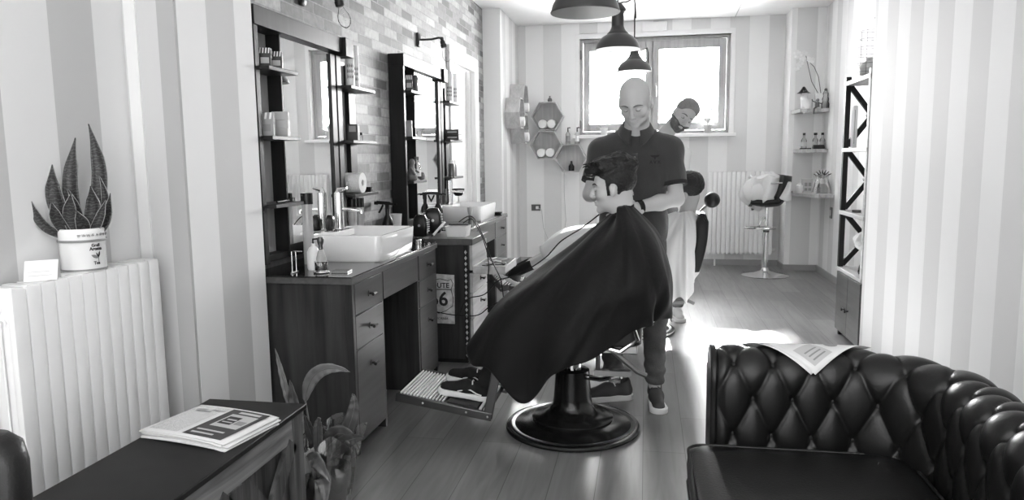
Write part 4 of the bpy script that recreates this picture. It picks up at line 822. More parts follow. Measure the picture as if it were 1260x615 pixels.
# ------------------------------------------------------------------ window sill plants
def vaseplant(label,x,potr,potmat,kind):
    t=thing('window_plant',label,'plant',(x,9.27,WZ0-.005))
    obj('pot',MB().lathe([(0,0),(potr*.75,0),(potr,potr*1.8),(potr*.9,potr*1.8),(0,potr*1.5)],n=20),M[potmat],t)
    rr_=random.Random(5 if kind else 9)
    if kind:
        for k in range(16):
            a=rr_.random()*6.28;l=.05+.06*rr_.random();e=Vector((l*math.cos(a)*1.3,l*math.sin(a)*.5,potr*1.8+.05+.1*rr_.random()))
            obj('leaf',MB().grid(lambda u,v:Vector((0,0,potr*1.7))*(1-u)+e*u+Vector((0,.0,1))*.03*math.sin(PI*u)+Vector((-math.sin(a),math.cos(a),0))*((v-.5)*.03*math.sin(PI*min(.97,u+.02))),8,4),M['petal' if k%3 else 'flowers'],t,smooth=60,solid=.001)
        for k in range(5):
            e=Vector((-.04+.02*k,0,.27+.015*(k%3))); obj('flower_stem',MB().tube([(0,0,.1),e],.002,5).sphere(tuple(e),.014,8),M['clay'],t)
    else:
        pts=[Vector((-.02,0,.08)),Vector((-.1,0,.15)),Vector((-.14,0,.28)),Vector((-.1,0,.36)),Vector((-.03,0,.38))]
        obj('stem',MB().tube(pts,.0035,6),M['stem'],t)
        for k,p in enumerate((pts[2],pts[3],pts[4],(pts[3]+pts[4])/2,pts[3]+Vector((-.03,0,-.02)))):
            m=MB()
            for j in range(5):
                a=j*1.257; d=Vector((math.cos(a),-.2,math.sin(a))); sd=d.cross(Vector((0,1,0))); m.grid(lambda u,v:p+d*.03*u+sd*((v-.5)*.028*math.sin(PI*min(.97,u*.9+.08))),6,4)
            obj('blossom',m,M['petal'],t,smooth=60)
        for k in range(4):
            a=k*1.6; obj('leaf',MB().grid(lambda u,v:Vector((0,0,.08))+Vector((math.cos(a),math.sin(a)*.4,.4*(1-u)))*.11*u+Vector((-math.sin(a),math.cos(a),0))*((v-.5)*.035*math.sin(PI*min(.97,u+.02))),8,4),M['leafg'],t,smooth=60,solid=.001)
vaseplant('white orchid in a pale pot at the left end of the window sill',-.52,.05,'terracotta',False)
vaseplant('glass vase with pale leafy bouquet at the right end of the window sill',.73,.055,'inkl',True)
# ------------------------------------------------------------------ bar stool with cloth
SX,SY=1.33,8.52
t=thing('bar_stool','chrome bar stool with black curved seat standing before the back radiator','stool',(SX,SY,0))
obj('base',MB().lathe([(0,0),(.255,0),(.26,.006),(.25,.012),(.12,.03),(.05,.055),(.032,.09),(0,.09)],n=48),M['chrome'],t)
obj('column',MB().tube([(0,0,.08),(0,0,.5)],.028,16).tube([(0,0,.5),(0,0,.78)],.02,16),M['chrome'],t)
obj('collar',MB().lathe([(.03,.49),(.034,.495),(.034,.51),(.02,.515)],n=20),M['darkmetal'],t)
obj('foot_rest',MB().tube([(0,0,.545),(.02,-.03,.545),(.075,-.12,.545),(0,-.18,.545),(-.12,-.17,.545),(-.24,-.08,.545),(-.22,0,.545),(-.1,.0,.545),(0,0,.545)],.011,10),M['chrome'],t)
obj('foot_rest_bracket',MB().tube([(-.02,0,.66),(-.06,-.01,.62),(-.08,-.03,.56),(-.12,-.06,.548)],.01,8),M['chrome'],t)
obj('lever',MB().tube([(-.02,0,.77),(-.1,-.02,.765)],.007,8).tube([(-.1,-.02,.765),(-.17,-.035,.745)],.013,8),M['darkmetal'],t)
def Fs(u,v):
    # curved shell: seat bottom sweeping up to back on the right side
    a=u*math.radians(105); Rr=.2
    x=-.17 if False else 0
    s=-.22+u*.52
    if u<.45: X=-.2+.3*u/.45; Z=.80-.01*math.sin(PI*u/.45)
    else:
        q=(u-.45)/.55; X=.1+.13*math.sin(q*PI/2); Z=.80+.29*(1-math.cos(q*PI/2))*.9+.05*q
    w=.2*(1-.25*max(0,u-.6)); y=(v-.5)*2*w; Z+=.05*abs(v-.5)**2*4*(1 if u<.6 else 0.4); X-= .12*(abs(v-.5)*2)**2*(1 if u>.45 else 0)*min(1,(u-.45)/.2) if u>.45 else 0
    return (X,y,Z)
obj('seat_shell',MB().grid(Fs,28,15),M['leather2'],t,smooth=80,solid=.045)
obj('back_button',MB().tube([(.225,-.06,.94),(.25,-.08,.94)],.012,10),M['chrome'],t)
obj('grab_bar',MB().tube([(.0,-.2,1.04),(.12,-.2,1.045)],.008,8),M['steel'],t)
def Fcl(u,v):
    # folded white cape draped over stool: lobe to the left and band over the back
    a=u*2*PI
    r=1+.12*math.sin(3*a+1)+.08*math.sin(7*a+4*v)+.05*math.sin(11*a-5*v)
    sz=math.sin(PI*min(.995,max(.005,v))); X=-.12+.175*r*sz*math.cos(a)-.05*(v-.5); Y=-.05+.15*r*sz*math.sin(a)
    Z=.72+.40*v-.03*math.sin(5*a)*sz
    return (X,Y,Z)
t2=thing('draped_cape','crumpled white cape thrown over the seat of the bar stool','cape',(SX,SY,.8))
m=MB().grid(Fcl,48,20,cu=True); m.v=[(x,y,z-.8) for x,y,z in m.v]; obj('cloth_bundle',m,M['capew'],t2,smooth=80)
def Fb2(u,v):
    X=-.2+.42*u; Zt=1.10-.02*math.sin(u*9)-.05*max(0,u-.8)*5
    q=v; Y=-.19-.02*math.sin(u*14+v*3); Z=Zt-.26*q*(1-.55*max(0,u-.55))+.01*math.sin(u*20)
    return (X,Y+.05*(1-q),Z-.8)
obj('cloth_fold',MB().grid(Fb2,30,12),M['capew'],t2,smooth=80,solid=.004)
obj('cloth_top',MB().grid(lambda u,v:(-.2+.42*u,-.14+.2*v,.305-.02*math.sin(u*9)-.05*max(0,u-.8)*5+.02*math.sin(v*PI)+.006*math.sin(u*17+v*5)),26,8),M['capew'],t2,smooth=80,solid=.004)
# ------------------------------------------------------------------ live-edge corner shelves
def live(label,z,x0,y0,seed,dx=0):
    r_=random.Random(seed); n=14
    front=[(x0+dx+(1.965-x0-dx)*i/n,y0+.012*math.sin(i*1.3+seed)+.01*r_.random()) for i in range(n+1)]
    left=[(x0+dx*max(0,1-j/2.5)+.012*math.sin(j*2+seed)-.03*j/5,y0+(8.925-y0)*j/5) for j in range(1,6)]
    poly=front+[(1.965,8.925)]+left[::-1]
    t=tag(obj('corner_shelf',MB().prism(poly,z-.04,z,'Z'),M['palew'],smooth=30,bevel=.004),label,'shelf','thick live-edge wooden corner shelves'); return t
live('top live-edge wooden shelf in the right back corner, carrying the orchid',1.845,1.66,8.6,1); live('middle live-edge wooden shelf in the right back corner, carrying three bottles',1.405,1.68,8.6,4); live('lowest live-edge wooden shelf in the right back corner with wrapped gift',.925,1.65,8.25,7,.12)
# orchid
t=thing('orchid','white orchid with drooping blossoms in a white square pot on the top corner shelf','plant',(1.9,8.74,1.845))
obj('pot',MB().loft([rrect(0,0,s,s,.01,z,3) for z,s in ((0,.05),(.17,.06),(.17,.052),(.15,.05))]),M['ceramic'],t)
obj('stem',MB().tube([(0,0,.15),(-.04,-.02,.35),(-.09,-.02,.46),(-.13,-.02,.5)],.004,6).tube([(-.02,0,.15),(-.11,-.02,.3),(-.16,-.02,.5),(-.18,-.02,.58)],.004,6),M['stem'],t)
rr_=random.Random(2)
for p in ((-.2,.6),(-.24,.62),(-.27,.6),(-.22,.56),(-.17,.59),(-.14,.56),(-.28,.64),(-.25,.5),(-.27,.47),(-.23,.52),(-.11,.55),(-.19,.63)):
    m=MB(); c=Vector((p[0],-.03+.03*rr_.random(),p[1]-.02))
    for j in range(5):
        a=j*1.257+rr_.random(); d=Vector((math.cos(a),-.25,math.sin(a))); sd=d.cross(Vector((0,1,0))); m.grid(lambda u,v:c+d*.034*u+sd*((v-.5)*.036*math.sin(PI*min(.97,u*.9+.08))),6,4)
    obj('blossom',m,M['petal'],t,smooth=60)
# shelf figurine with hat
t=thing('sitting_figurine','small white figurine in dark pointed hat sitting on the top corner shelf edge','figurine',(1.73,8.66,1.845))
sdf_obj('body',[(lambda p:su(su(rc(p,(0,0,.03),(-.03,0,.12),.045,.03),rc(p,(.02,-.02,.03),(-.03,-.05,-.05),.016,.01),.02),su(rc(p,(-.05,-.02,.1),(-.055,-.03,.01),.012,.009),el(p,(-.02,-.01,.16),(.032,.03,.032)),.015),.02),(-.12,-.1,-.08),(.09,.08,.22),.006)],M['towel'],t)
obj('hat',MB().lathe([(.075,.17),(.05,.185),(.03,.21),(.012,.24),(0,.245)],(-.03,0,.0),20),M['black'],t)
t=thing('toy_figure','small dark jointed toy figure sitting with dangling legs on the top corner shelf','figurine',(1.84,8.62,1.845))
obj('body',MB().tube([(0,0,.015),(0,0,.07)],[.022,.02],10).sphere((0,0,.09),.018,10).tube([(.0,0,.02),(-.04,-.03,.0),(-.045,-.04,-.06)],.009,8).tube([(0,0,.06),(-.05,0,.08),(-.06,0,.1)],.006,6).tube([(0,0,.06),(.05,0,.05)],.006,6),M['darkmetal'],t)
item('gift_box','white square box behind the figurines on the top corner shelf','box',(1.84,8.82,1.845),[('box',MB().box(-.08,.04,-.04,.04,0,.11),'paper'),('ribbon',MB().box(-.03,-.015,-.042,.042,0,.112),'inkl')])
item('glass_lantern','tall segmented glass jar at the right end of the top corner shelf','jar',(1.925,8.64,1.845),[('jar',lat([(0,0),(.04,0),(.042,.05),(.03,.07),(.036,.1),(.024,.13),(.03,.16),(.016,.19)]),'glass2'),('stopper',lat([(.012,.19),(.018,.2),(.012,.215),(0,.22)]),'darkmetal')])
for k,x in enumerate((1.74,1.86,1.935)):
    item('liquor_bottle',['small clear bottle with black cap, left of three on the middle corner shelf','clear square bottle with big black cap, middle of three on the middle corner shelf','clear bottle with dark cap, right of three on the middle corner shelf'][k],'bottle',(x,8.75,1.405),[('bottle',lat([(0,0),(.03,0),(.03,.1),(.012,.13),(.012,.155)]),'glass2'),('cap',lat([(.014,.155),(.015+.004*(k==1),.157),(.015+.004*(k==1),.18),(0,.18)]),'black'),('label',lat([(.0305,.03),(.031,.03),(.031,.08),(.0305,.08)],close=True),'inkl')],group='bottles on the middle corner shelf')
item('black_case','long black box lying in front of the bottles on the middle corner shelf','box',(1.87,8.63,1.405),[('case',MB().box(-.055,.055,-.02,.02,0,.045),'black')])
item('black_bar','thin black tray along the left front of the middle corner shelf','tray',(1.745,8.64,1.405),[('tray',MB().box(-.07,.05,-.02,.02,0,.006).box(-.07,.05,-.02,-.017,0,.012),'black')])
item('white_jar','small round white jar at the left end of the lowest corner shelf','jar',(1.685,8.62,.925),[('jar',lat([(0,0),(.03,0),(.04,.03),(.035,.08),(.02,.09)]),'white'),('lid',lat([(.02,.09),(.022,.1),(0,.105)]),'white')])
item('patterned_box','grey patterned box beside the white jar on the lowest corner shelf','box',(1.775,8.66,.925),[('box',MB().box(-.06,.05,-.03,.03,0,.15),'inkl'),('pattern',MB().box(-.035,-.005,-.0315,-.03,.02,.05).box(.005,.035,-.0315,-.03,.02,.05).box(-.035,-.005,-.0315,-.03,.07,.11).box(.005,.035,-.0315,-.03,.07,.11),'inkg')])
t=thing('wrapped_gift','gift basket in clear crinkled wrapping tied at the top on the lowest corner shelf','gift',(1.875,8.42,.925),0); t.scale=(1.45,1.3,1.3)
obj('wrapping',MB().grid(lambda u,v:((lambda a,r:(r*math.cos(a),r*math.sin(a)*.7,.01+.15*v+.01*math.sin(6*a)*v))(u*2*PI,(.055*(1-v)**.5+.012+ (.03*(v-.75)*4 if v>.75 else 0))*(1+.12*math.sin(u*2*PI*6)))),48,12,cu=True),M['cello'],t,smooth=25)
obj('contents',MB().loft([rrect(0,0,.04*s,.028*s,.008,z,3) for z,s in ((.0,1),(.05,1.05),(.08,.6))]),M['cartonm'],t)
m=MB()
for k in range(7):
    a=-1.1+k*.36; m.grid(lambda u,v:Vector((math.sin(a)*.07*u,-.01,.13+.07*u*math.cos(a)))+Vector((math.cos(a),0,-math.sin(a)))*((v-.5)*.022*(1-u*.8)),5,3)
obj('bow_leaves',m,M['leafd'],t,smooth=50)
# ------------------------------------------------------------------ metal rack
RX0,RX1,RY0,RY1=1.42,1.80,5.16,5.79
t=thing('shelf_rack','rack with black crossed metal end frame above a wooden two-door cabinet','rack',((RX0+RX1)/2,(RY0+RY1)/2,0))
for y in (RY1-.02,RY0+.02):
    obj('end_post',MB().box(RX0,RX0+(.035 if y>5.5 else .022),y-.02,y+.02,.5,1.9),M['blackm'] if y>5.5 else M['palew'],t,world=True,bevel=.003)
    obj('end_post',MB().box(RX1-.035,RX1,y-.02,y+.02,.5,1.9),M['blackm'],t,world=True,bevel=.003)
    if y>5.5:
        for z0,z1 in ((1.41,1.84),(.95,1.375),(.53,.92)):
            b_=MB().bar((RX0+.03,y,z1),(RX1-.03,y,z0),.035,.03,(0,1,0)); obj('cross_brace',b_,M['blackm'],t,world=True)
            obj('cross_brace',MB().bar((RX0+.03,y+.001,z0),(RX1-.03,y+.001,z1),.035,.03,(0,1,0)),M['blackm'],t,world=True)
            cz=(z0+z1)/2; obj('gusset',MB().prism([(1.61+.04*math.cos(a*PI/4),cz+.04*math.sin(a*PI/4)) for a in range(8)],y-.016,y+.018,'Y'),M['blackm'],t,world=True)
for z in (1.865,1.39,.935): obj('shelf',MB().box(RX0-.004,RX1,RY0,RY1,z-.028,z),M['palew'],t,world=True,bevel=.002)
obj('cabinet',MB().box(RX0+.02,RX1,RY0,RY1,.03,.49),M['palew'],t,world=True,bevel=.002); obj('cabinet_top',MB().box(RX0-.004,RX1,RY0,RY1,.49,.515),M['palew'],t,world=True,bevel=.002)
for a,b,k in ((RY0+.01,(RY0+RY1)/2-.002,1),((RY0+RY1)/2+.002,RY1-.01,-1)):
    d_=obj('door',MB().box(RX0,RX0+.019,a,b,.045,.48),M['cabe'],t,world=True,bevel=.002); yk=b-.04 if k==1 else a+.04
    obj('knob',MB().lathe([(0,0),(.006,0),(.006,.015),(.014,.02),(.012,.03),(0,.032)],(RX0,yk,.24),14,R=Matrix.Rotation(-PI/2,3,'Y')),M['blackmetal'],d_,world=True)
obj('foot',MB().box(RX0+.02,RX0+.05,RY0+.02,RY0+.05,0,.03).box(RX0+.02,RX0+.05,RY1-.05,RY1-.02,0,.03).box(RX1-.05,RX1-.02,RY0+.02,RY0+.05,0,.03).box(RX1-.05,RX1-.02,RY1-.05,RY1-.02,0,.03),M['blackm'],t,world=True)
# rack contents
t=thing('wire_basket','spiral wire basket holding a pale round vase on top of the rack','basket',(1.5,5.5,1.865))
for k in range(6): obj('wire_ring',MB().tube([((.075+.012*math.sin(k))*math.cos(a*PI/12),(.075+.012*math.sin(k))*math.sin(a*PI/12),.04+.055*k) for a in range(25)],.0016,5,False),M['darkmetal'],t)
for a in (0,2.1,4.2): obj('wire_upright',MB().tube([(.078*math.cos(a),.078*math.sin(a),.0),(.078*math.cos(a),.078*math.sin(a),.32)],.0015,5),M['darkmetal'],t)
item('round_vase','pale round vase inside the wire basket on the rack','vase',(1.5,5.5,1.865),[('vase',lat([(0,0),(.03,0),(.062,.03),(.068,.065),(.05,.1),(.02,.115),(.024,.135)]),'inkl')])
item('diffuser','reed diffuser with dark sticks on top of the rack by the wall','diffuser',(1.6,5.6,1.865),[('holder',lat([(0,0),(.045,0),(.045,.2),(.02,.24),(.02,.27)]),'clay'),('reeds',MB().tube([(0,0,.25),(-.05,0,.42)],.003,5).tube([(0,0,.25),(-.02,0,.44)],.003,5).tube([(0,0,.25),(.02,.0,.43)],.003,5),'black')])
item('helmet_dish','dark glossy bowl tipped on its side on the upper rack shelf','bowl',(1.56,5.45,1.39+.058),[('bowl',lat([(0,-.03),(.03,-.025),(.055,.0),(.06,.03),(.055,.03),(.0,-.02)],R=Matrix.Rotation(1.0,3,'Y')),'darkmetal')])
item('tall_book_box','tall narrow white box behind the brace on the upper rack shelf','box',(1.475,5.70,1.39),[('box',MB().box(-.018,.012,-.03,.02,0,.3),'paper'),('spine_line',MB().box(-.008,-.005,-.0315,-.03,.03,.27),'inkg')])
item('glass_decanter','clear square decanter with dark stopper on the middle rack shelf','bottle',(1.52,5.38,.935),[('bottle',MB().loft([rrect(0,0,s,s,.008,z,3) for z,s in ((0,.04),(.13,.042),(.15,.015),(.18,.015))]),'glass2'),('stopper',lat([(.0,.18),(.018,.18),(.02,.21),(0,.215)]),'black')])
item('tea_tin','small dark round tin beside the decanter on the middle rack shelf','tin',(1.47,5.53,.935),[('tin',lat([(0,0),(.03,0),(.03,.02),(0,.022)]),'darkmetal')])
t=thing('cone_vase','conical glass vase stuffed with white crumpled tissue on the rack cabinet','vase',(1.52,5.36,.515))
obj('vase',MB().lathe([(0,0),(.06,.0),(.068,.02),(.06,.06),(.03,.14),(.02,.18),(.028,.2)],n=28),M['glass2'],t)
obj('tissue',MB().grid(lambda u,v:((lambda a,r:(r*math.cos(a)-.01,r*math.sin(a),.16+.15*v))(u*2*PI,(.015+.07*math.sin(PI*min(.98,v))**.7)*(1+.25*math.sin(u*2*PI*5+v*4)+.12*math.sin(u*2*PI*9)))),48,12,cu=True),M['petal'],t,smooth=40)
# ------------------------------------------------------------------ tufted sofa
SB=.33
t=thing('chesterfield_sofa','black leather button-tufted sofa with rolled arm and back in the lower right corner','sofa',(.8,1.3,0))
YI=2.30; XI=.80; RC=.20     # inner face of arm / back, inner corner radius
YEND=.15
def path(s):
    # s: arc length along the inner face (n=0); returns point, outward normal
    L1=XI-RC-.222
    if s<L1: return Vector((.222+s,YI,0)),Vector((0,1,0))
    s2=s-L1; La=RC*PI/2
    if s2<La:
        a=PI/2-s2/RC; return Vector((XI-RC+RC*math.cos(a),YI-RC+RC*math.sin(a),0)),Vector((math.cos(a),math.sin(a),0))
    s3=s2-La; return Vector((XI,YI-RC-s3,0)),Vector((1,0,0))
STOT=(XI-RC-.222)+RC*PI/2+(YI-RC-YEND)
# profile (n outward, z) : inner face, roll, outer face
RRL=.088
def prof(v):
    # v arc length from z=.40 up
    V1=.24
    if v<V1: 
        q=v/V1; return (-.0-.0*q+.012*math.sin(PI*q)*0,.40+v),( -1,0)
    a=(v-V1)/RRL
    if a<PI*1.15+.01:
        th=PI-a; return (.088+RRL*math.cos(th),.64+RRL*math.sin(th)*1.12),(math.cos(th),math.sin(th))
    return None
V1=.24; V2=V1+RRL*PI*1.15
SU=.118; SV=.1185
S0=.338-.222-0  # a button at s of x=.338, row z=.59
def puff(s,v,corner=1):
    uu=(s-S0)/SU; vv=(v-(.59-.40))/(2*SV)
    a=uu+vv;b=uu-vv
    fa=abs(math.sin(PI*a));fb=abs(math.sin(PI*b))
    h=(fa*fb)**.38
    da=a-round(a);db=b-round(b); d2=(da*da+db*db)
    return .019*h-.013*math.exp(-d2*80)
def Fsofa(i,j,ns,nv):
    s=STOT*i/(ns-1); v=V2*j/(nv-1); p,n=path(s); (pn,pz),(nn,nz)=prof(v)
    e=min(1,s/.03)
    fade=min(1,max(.25,(V2-v)/.1)) 
    h=puff(s,v)*e*fade
    q=p+n*(pn+nn*(h-.012)); return (q.x,q.y,pz+nz*(h-.012)) if pz<9 else None
ns,nv=520,110
vs=[Fsofa(i,j,ns,nv) for i in range(ns) for j in range(nv)]
# extend down the outer face
m=MB(); fs=[(i*nv+j,(i+1)*nv+j,(i+1)*nv+j+1,i*nv+j+1) for i in range(ns-1) for j in range(nv-1)]
m.add(vs,fs)
o=obj('tufted_back',m,M['leather'],t,world=True,smooth=None); o.data.polygons.foreach_set('use_smooth',[True]*len(o.data.polygons))
# outer faces and end cap of arm
m=MB(); K=160
def out(i,z,nn=.165):
    p,n=path(STOT*i/(K-1)); q=p+n*nn; return (q.x,q.y,z)
def inn(i,z): p,n=path(STOT*i/(K-1)); q=p+n*.02; return (q.x,q.y,z)
rows=[[inn(i,.42) for i in range(K)],[inn(i,.08) for i in range(K)],[out(i,.08) for i in range(K)],[out(i,.60) for i in range(K)],[out(i,.66,.13) for i in range(K)],[inn(i,.64) for i in range(K)]]
for a,b in zip(rows,rows[1:]+rows[:1]): m.add(a+b,[(i,i+1,K+i+1,K+i) for i in range(K-1)])
for e in (0,K-1): m.add([r[e] for r in rows],[tuple(range(6))])
obj('outer_upholstery',m,M['leather'],t,world=True,smooth=40)
# end scroll of the arm
m=MB(); poly=[(YI+.0,.10),(YI+.165,.10),(YI+.165,.58)]+[(YI+.088+.092*math.cos(a),.64+.102*math.sin(a)) for a in [(-.5+(PI+.8)*k/18) for k in range(19)]]+[(YI,.55)]
m.prism(poly,.208,.228,'X'); obj('arm_front_panel',m,M['leather'],t,world=True,bevel=.006)
# seat deck and cushion
obj('seat_base',MB().box(.16,XI+.03,YEND,YI+.02,.08,.33),M['leather'],t,world=True,bevel=.02)
def cush(y0,y1):
    x0,x1=.135,XI-.015; R=[]
    cx,cy,hx,hy=(x0+x1)/2,(y0+y1)/2,(x1-x0)/2,(y1-y0)/2
    for z,s in ((.335,-.02),(.345,-.004),(.39,.0),(.432,-.004),(.447,-.022),(.458,-.09),(.462,-.2)):
        R.append(rrect(cx,cy,hx+s,hy+s,.05 if s>-.05 else .04,z,6))
    c=obj('seat_cushion',MB().loft(R),M['leather2'],t,world=True,smooth=50)
    for z in (.338,.44): obj('piping',MB().tube(rrect(cx,cy,hx-.004,hy-.004,.05,z,6)+[rrect(cx,cy,hx-.004,hy-.004,.05,z,6)[0]],.005,8,False),M['piping'],c,world=True)
cush(1.22,YI-.005); cush(.2,1.21)
for x,y in ((.2,2.25),(.9,2.4),(.2,.2),(.9,.2)): obj('foot',MB().lathe([(0,0),(.02,0),(.035,.05),(.03,.085),(0,.085)],(x,y,0),16),M['black'],t,world=True)
# buttons
for r_ in range(-2,5):
    v=(.59-.40)+r_*SV
    if v<.02 or v>V2-.02: continue
    k=0
    for k in range(-3,40):
        s=S0+(k+(.5 if r_%2 else 0))*SU
        if s<.03 or s>STOT-.03: continue
        p,n=path(s); (pn,pz),(nn,nz)=prof(v); q=p+n*(pn+nn*(-.024)); nv_=Vector((n.x*nn,n.y*nn,nz)).normalized()
        if r_<=2: obj('button',MB().lathe([(0,-.004),(.008,-.003),(.009,0),(.007,.004),(0,.006)],(q.x,q.y,pz+nz*(-.024)),12,R=nv_.to_track_quat('Z','Y').to_matrix()),M['leather2'],t,world=True)
# newspaper draped over the arm: one corner hangs down the inner side
t=thing('draped_newspaper','open newspaper page draped cornerwise over the tufted arm of the black sofa','newspaper',(.53,2.38,.72))
def onroll(x,v,h):
    (pn,pz),(nn,nz)=prof(max(0,v)) if v<V1+RRL*PI*1.1 else prof(V1+RRL*PI*1.1)
    return (x,YI+pn+nn*(.013+h),pz+nz*(.013+h))
vc=V1+RRL*PI*.55
def pg(u,v,h=0,du=0):
    # unit square, (0,0) the hanging corner, (1,1) behind
    x=.515+du+(u-v)*.195; w=vc-.118+(u+v)*.15
    return onroll(x,w,h)
def pob(nm,F,mat,nu=24,nv2=24,par=None):
    o=obj(nm,MB().grid(F,nu,nv2),mat,par or t,world=True,smooth=70,solid=.0008); return o
p1=pob('page',lambda u,v:pg(u,v),M['news_edge']); pob('page',lambda u,v:pg(u,v,-.003,-.012),M['news_edge'])
def patch(nm,u0,u1,v0,v1,mt,h=.0012): 
    obj(nm,MB().grid(lambda a,b:pg(u0+(u1-u0)*a,v0+(v1-v0)*b,h),8,8),M[mt],t,world=True,smooth=70)
def blobp(nm,cu,cv,ru,rv,mt,h=.0014):
    m=MB(); n_=18; pts=[pg(cu,cv,h)]+[pg(cu+ru*math.cos(2*PI*k/n_),cv+rv*math.sin(2*PI*k/n_),h) for k in range(n_)]; m.add(pts,[(0,1+k,1+(k+1)%n_) for k in range(n_)]); obj(nm,m,M[mt],t,world=True,smooth=70)
patch('printed_block',.07,.37,.07,.37,'inkl'); patch('printed_line',.12,.32,.12,.14,'inkg',.0016); patch('printed_line',.12,.32,.18,.2,'inkg',.0016); patch('printed_line',.12,.32,.24,.26,'inkg',.0016)
blobp('printed_round',.52,.2,.075,.075,'inkg'); blobp('printed_round',.22,.52,.07,.07,'inkl'); blobp('printed_shape',.45,.45,.1,.05,'inkg'); blobp('printed_shape',.53,.5,.04,.09,'inkg'); blobp('printed_shape',.2,.75,.06,.1,'inkg'); patch('printed_block',.68,.95,.1,.4,'inkl'); patch('printed_block',.72,.9,.15,.32,'inkg',.0016)
# ------------------------------------------------------------------ people
def vn(p,f,s=0.):
    x,y,z=p[...,0]*f,p[...,1]*f,p[...,2]*f
    return (np.sin(x+1.3*np.sin(y*.9+s)+s)*np.sin(y*1.1+1.7*np.sin(z*.8+s))*np.sin(z*.9+1.1*np.sin(x*1.2+s)))
def headf(q,w=1.,jaw=1.,full=0.):
    d=el(q,(0,-.015,.035),(.074*w,.094,.083))
    d=su(d,el(q,(0,.02,-.02),(.063*w,.066,.082)),.03)
    d=su(d,el(q,(0,.028,-.072),(.05*w*jaw,.052,.04)),.025)
    d=su(d,el(q,(0,.074,-.099),(.02,.016,.016)),.018)
    ax=q.copy(); ax[...,0]=np.abs(ax[...,0])
    d=su(d,el(ax,(.042*w,.055,-.028),(.022+full,.022,.022)),.02)
    d=su(d,rc(ax,(0,.083,.019),(.045*w,.062,.019),.0105,.009),.014)
    d=ss(d,el(ax,(.031,.098,.003),(.019,.018,.0115)),.012)
    d=su(d,el(ax,(.031,.0735,.0),(.0135,.0125,.0105)),.004)
    d=su(d,rc(q,(0,.086,.008),(0,.105,-.030),.0075,.0105),.010)
    d=su(d,el(ax,(.0115,.097,-.034),(.008,.011,.008)),.006)
    d=su(d,el(q,(0,.086,-.0605),(.024,.011,.0065)),.005)
    d=su(d,el(q,(0,.084,-.0715),(.02,.011,.0065)),.005)
    d=ss(d,el(q,(0,.1,-.066),(.026,.012,.0016)),.003)
    ear=su(el(ax,(.0765*w,-.004,-.004),(.011,.0175,.029),rotm(.15,0,-.35)),el(ax,(.074*w,.004,-.03),(.008,.011,.014)),.01)
    ear=ss(ear,el(ax,(.089*w,.002,.002),(.010,.011,.019),rotm(.15,0,-.35)),.004)
    d=su(d,ear,.006)
    return d
def place(pos,R): return lambda p:(p-mnp(*pos))@R
def wpt(pos,R,l): return Vector(mnp(*pos)+R@mnp(*l))
def handparts(wr,fd,nm,L=.18,curl=.5,side=1):
    """wrist, finger direction, palm normal -> sdf and bounds; five unequal bent fingers"""
    wr=Vector(wr);fd=Vector(fd).normalized();nm=Vector(nm); nm=(nm-fd*nm.dot(fd)).normalized(); sd=fd.cross(nm)*side
    segs=[]; pl=L*.5
    R=np.array(Matrix((sd,fd,nm)).transposed())
    pc=wr+fd*pl*.52
    for k,(o,l,r) in enumerate(((-.03,.80,.0085),(-.010,.95,.009),(.011,.9,.0088),(.03,.72,.0078))):
        b=wr+fd*pl*.9+sd*o; ln=L*.5*l; d0=(fd+sd*o*1.5).normalized(); a=b
        for j,fr in enumerate((.44,.32,.24)):
            ang=curl*(.5+j*.75); dd=(d0*math.cos(ang)+nm*math.sin(ang)); e=a+dd*ln*fr; segs.append((a,e,r*(1-.07*j),r*(1-.07*(j+1)))); a=e
    a=wr+fd*pl*.25-sd*.026
    for l,ang in ((.05,.75),(.032,.45),(.026,.3)):
        dd=(fd*math.cos(ang)-sd*math.sin(ang)+nm*.35*curl*2).normalized(); e=a+dd*l; segs.append((a,e,.0125,.0105)); a=e
    def f(p):
        d=bx(p,pc,(.039,pl*.5,.0135),.013,R)
        d=su(d,rc(p,wr-fd*.03,wr+fd*.02,.025,.024),.02)
        fing=None
        for a,e,r1,r2 in segs:
            q=rc(p,a,e,r1,r2); fing=q if fing is None else np.minimum(fing,q)
        return su(d,fing,.006)
    return f
def bounds(pts,r): 
    a=np.array([list(p) for p in pts]); return a.min(0)-r,a.max(0)+r
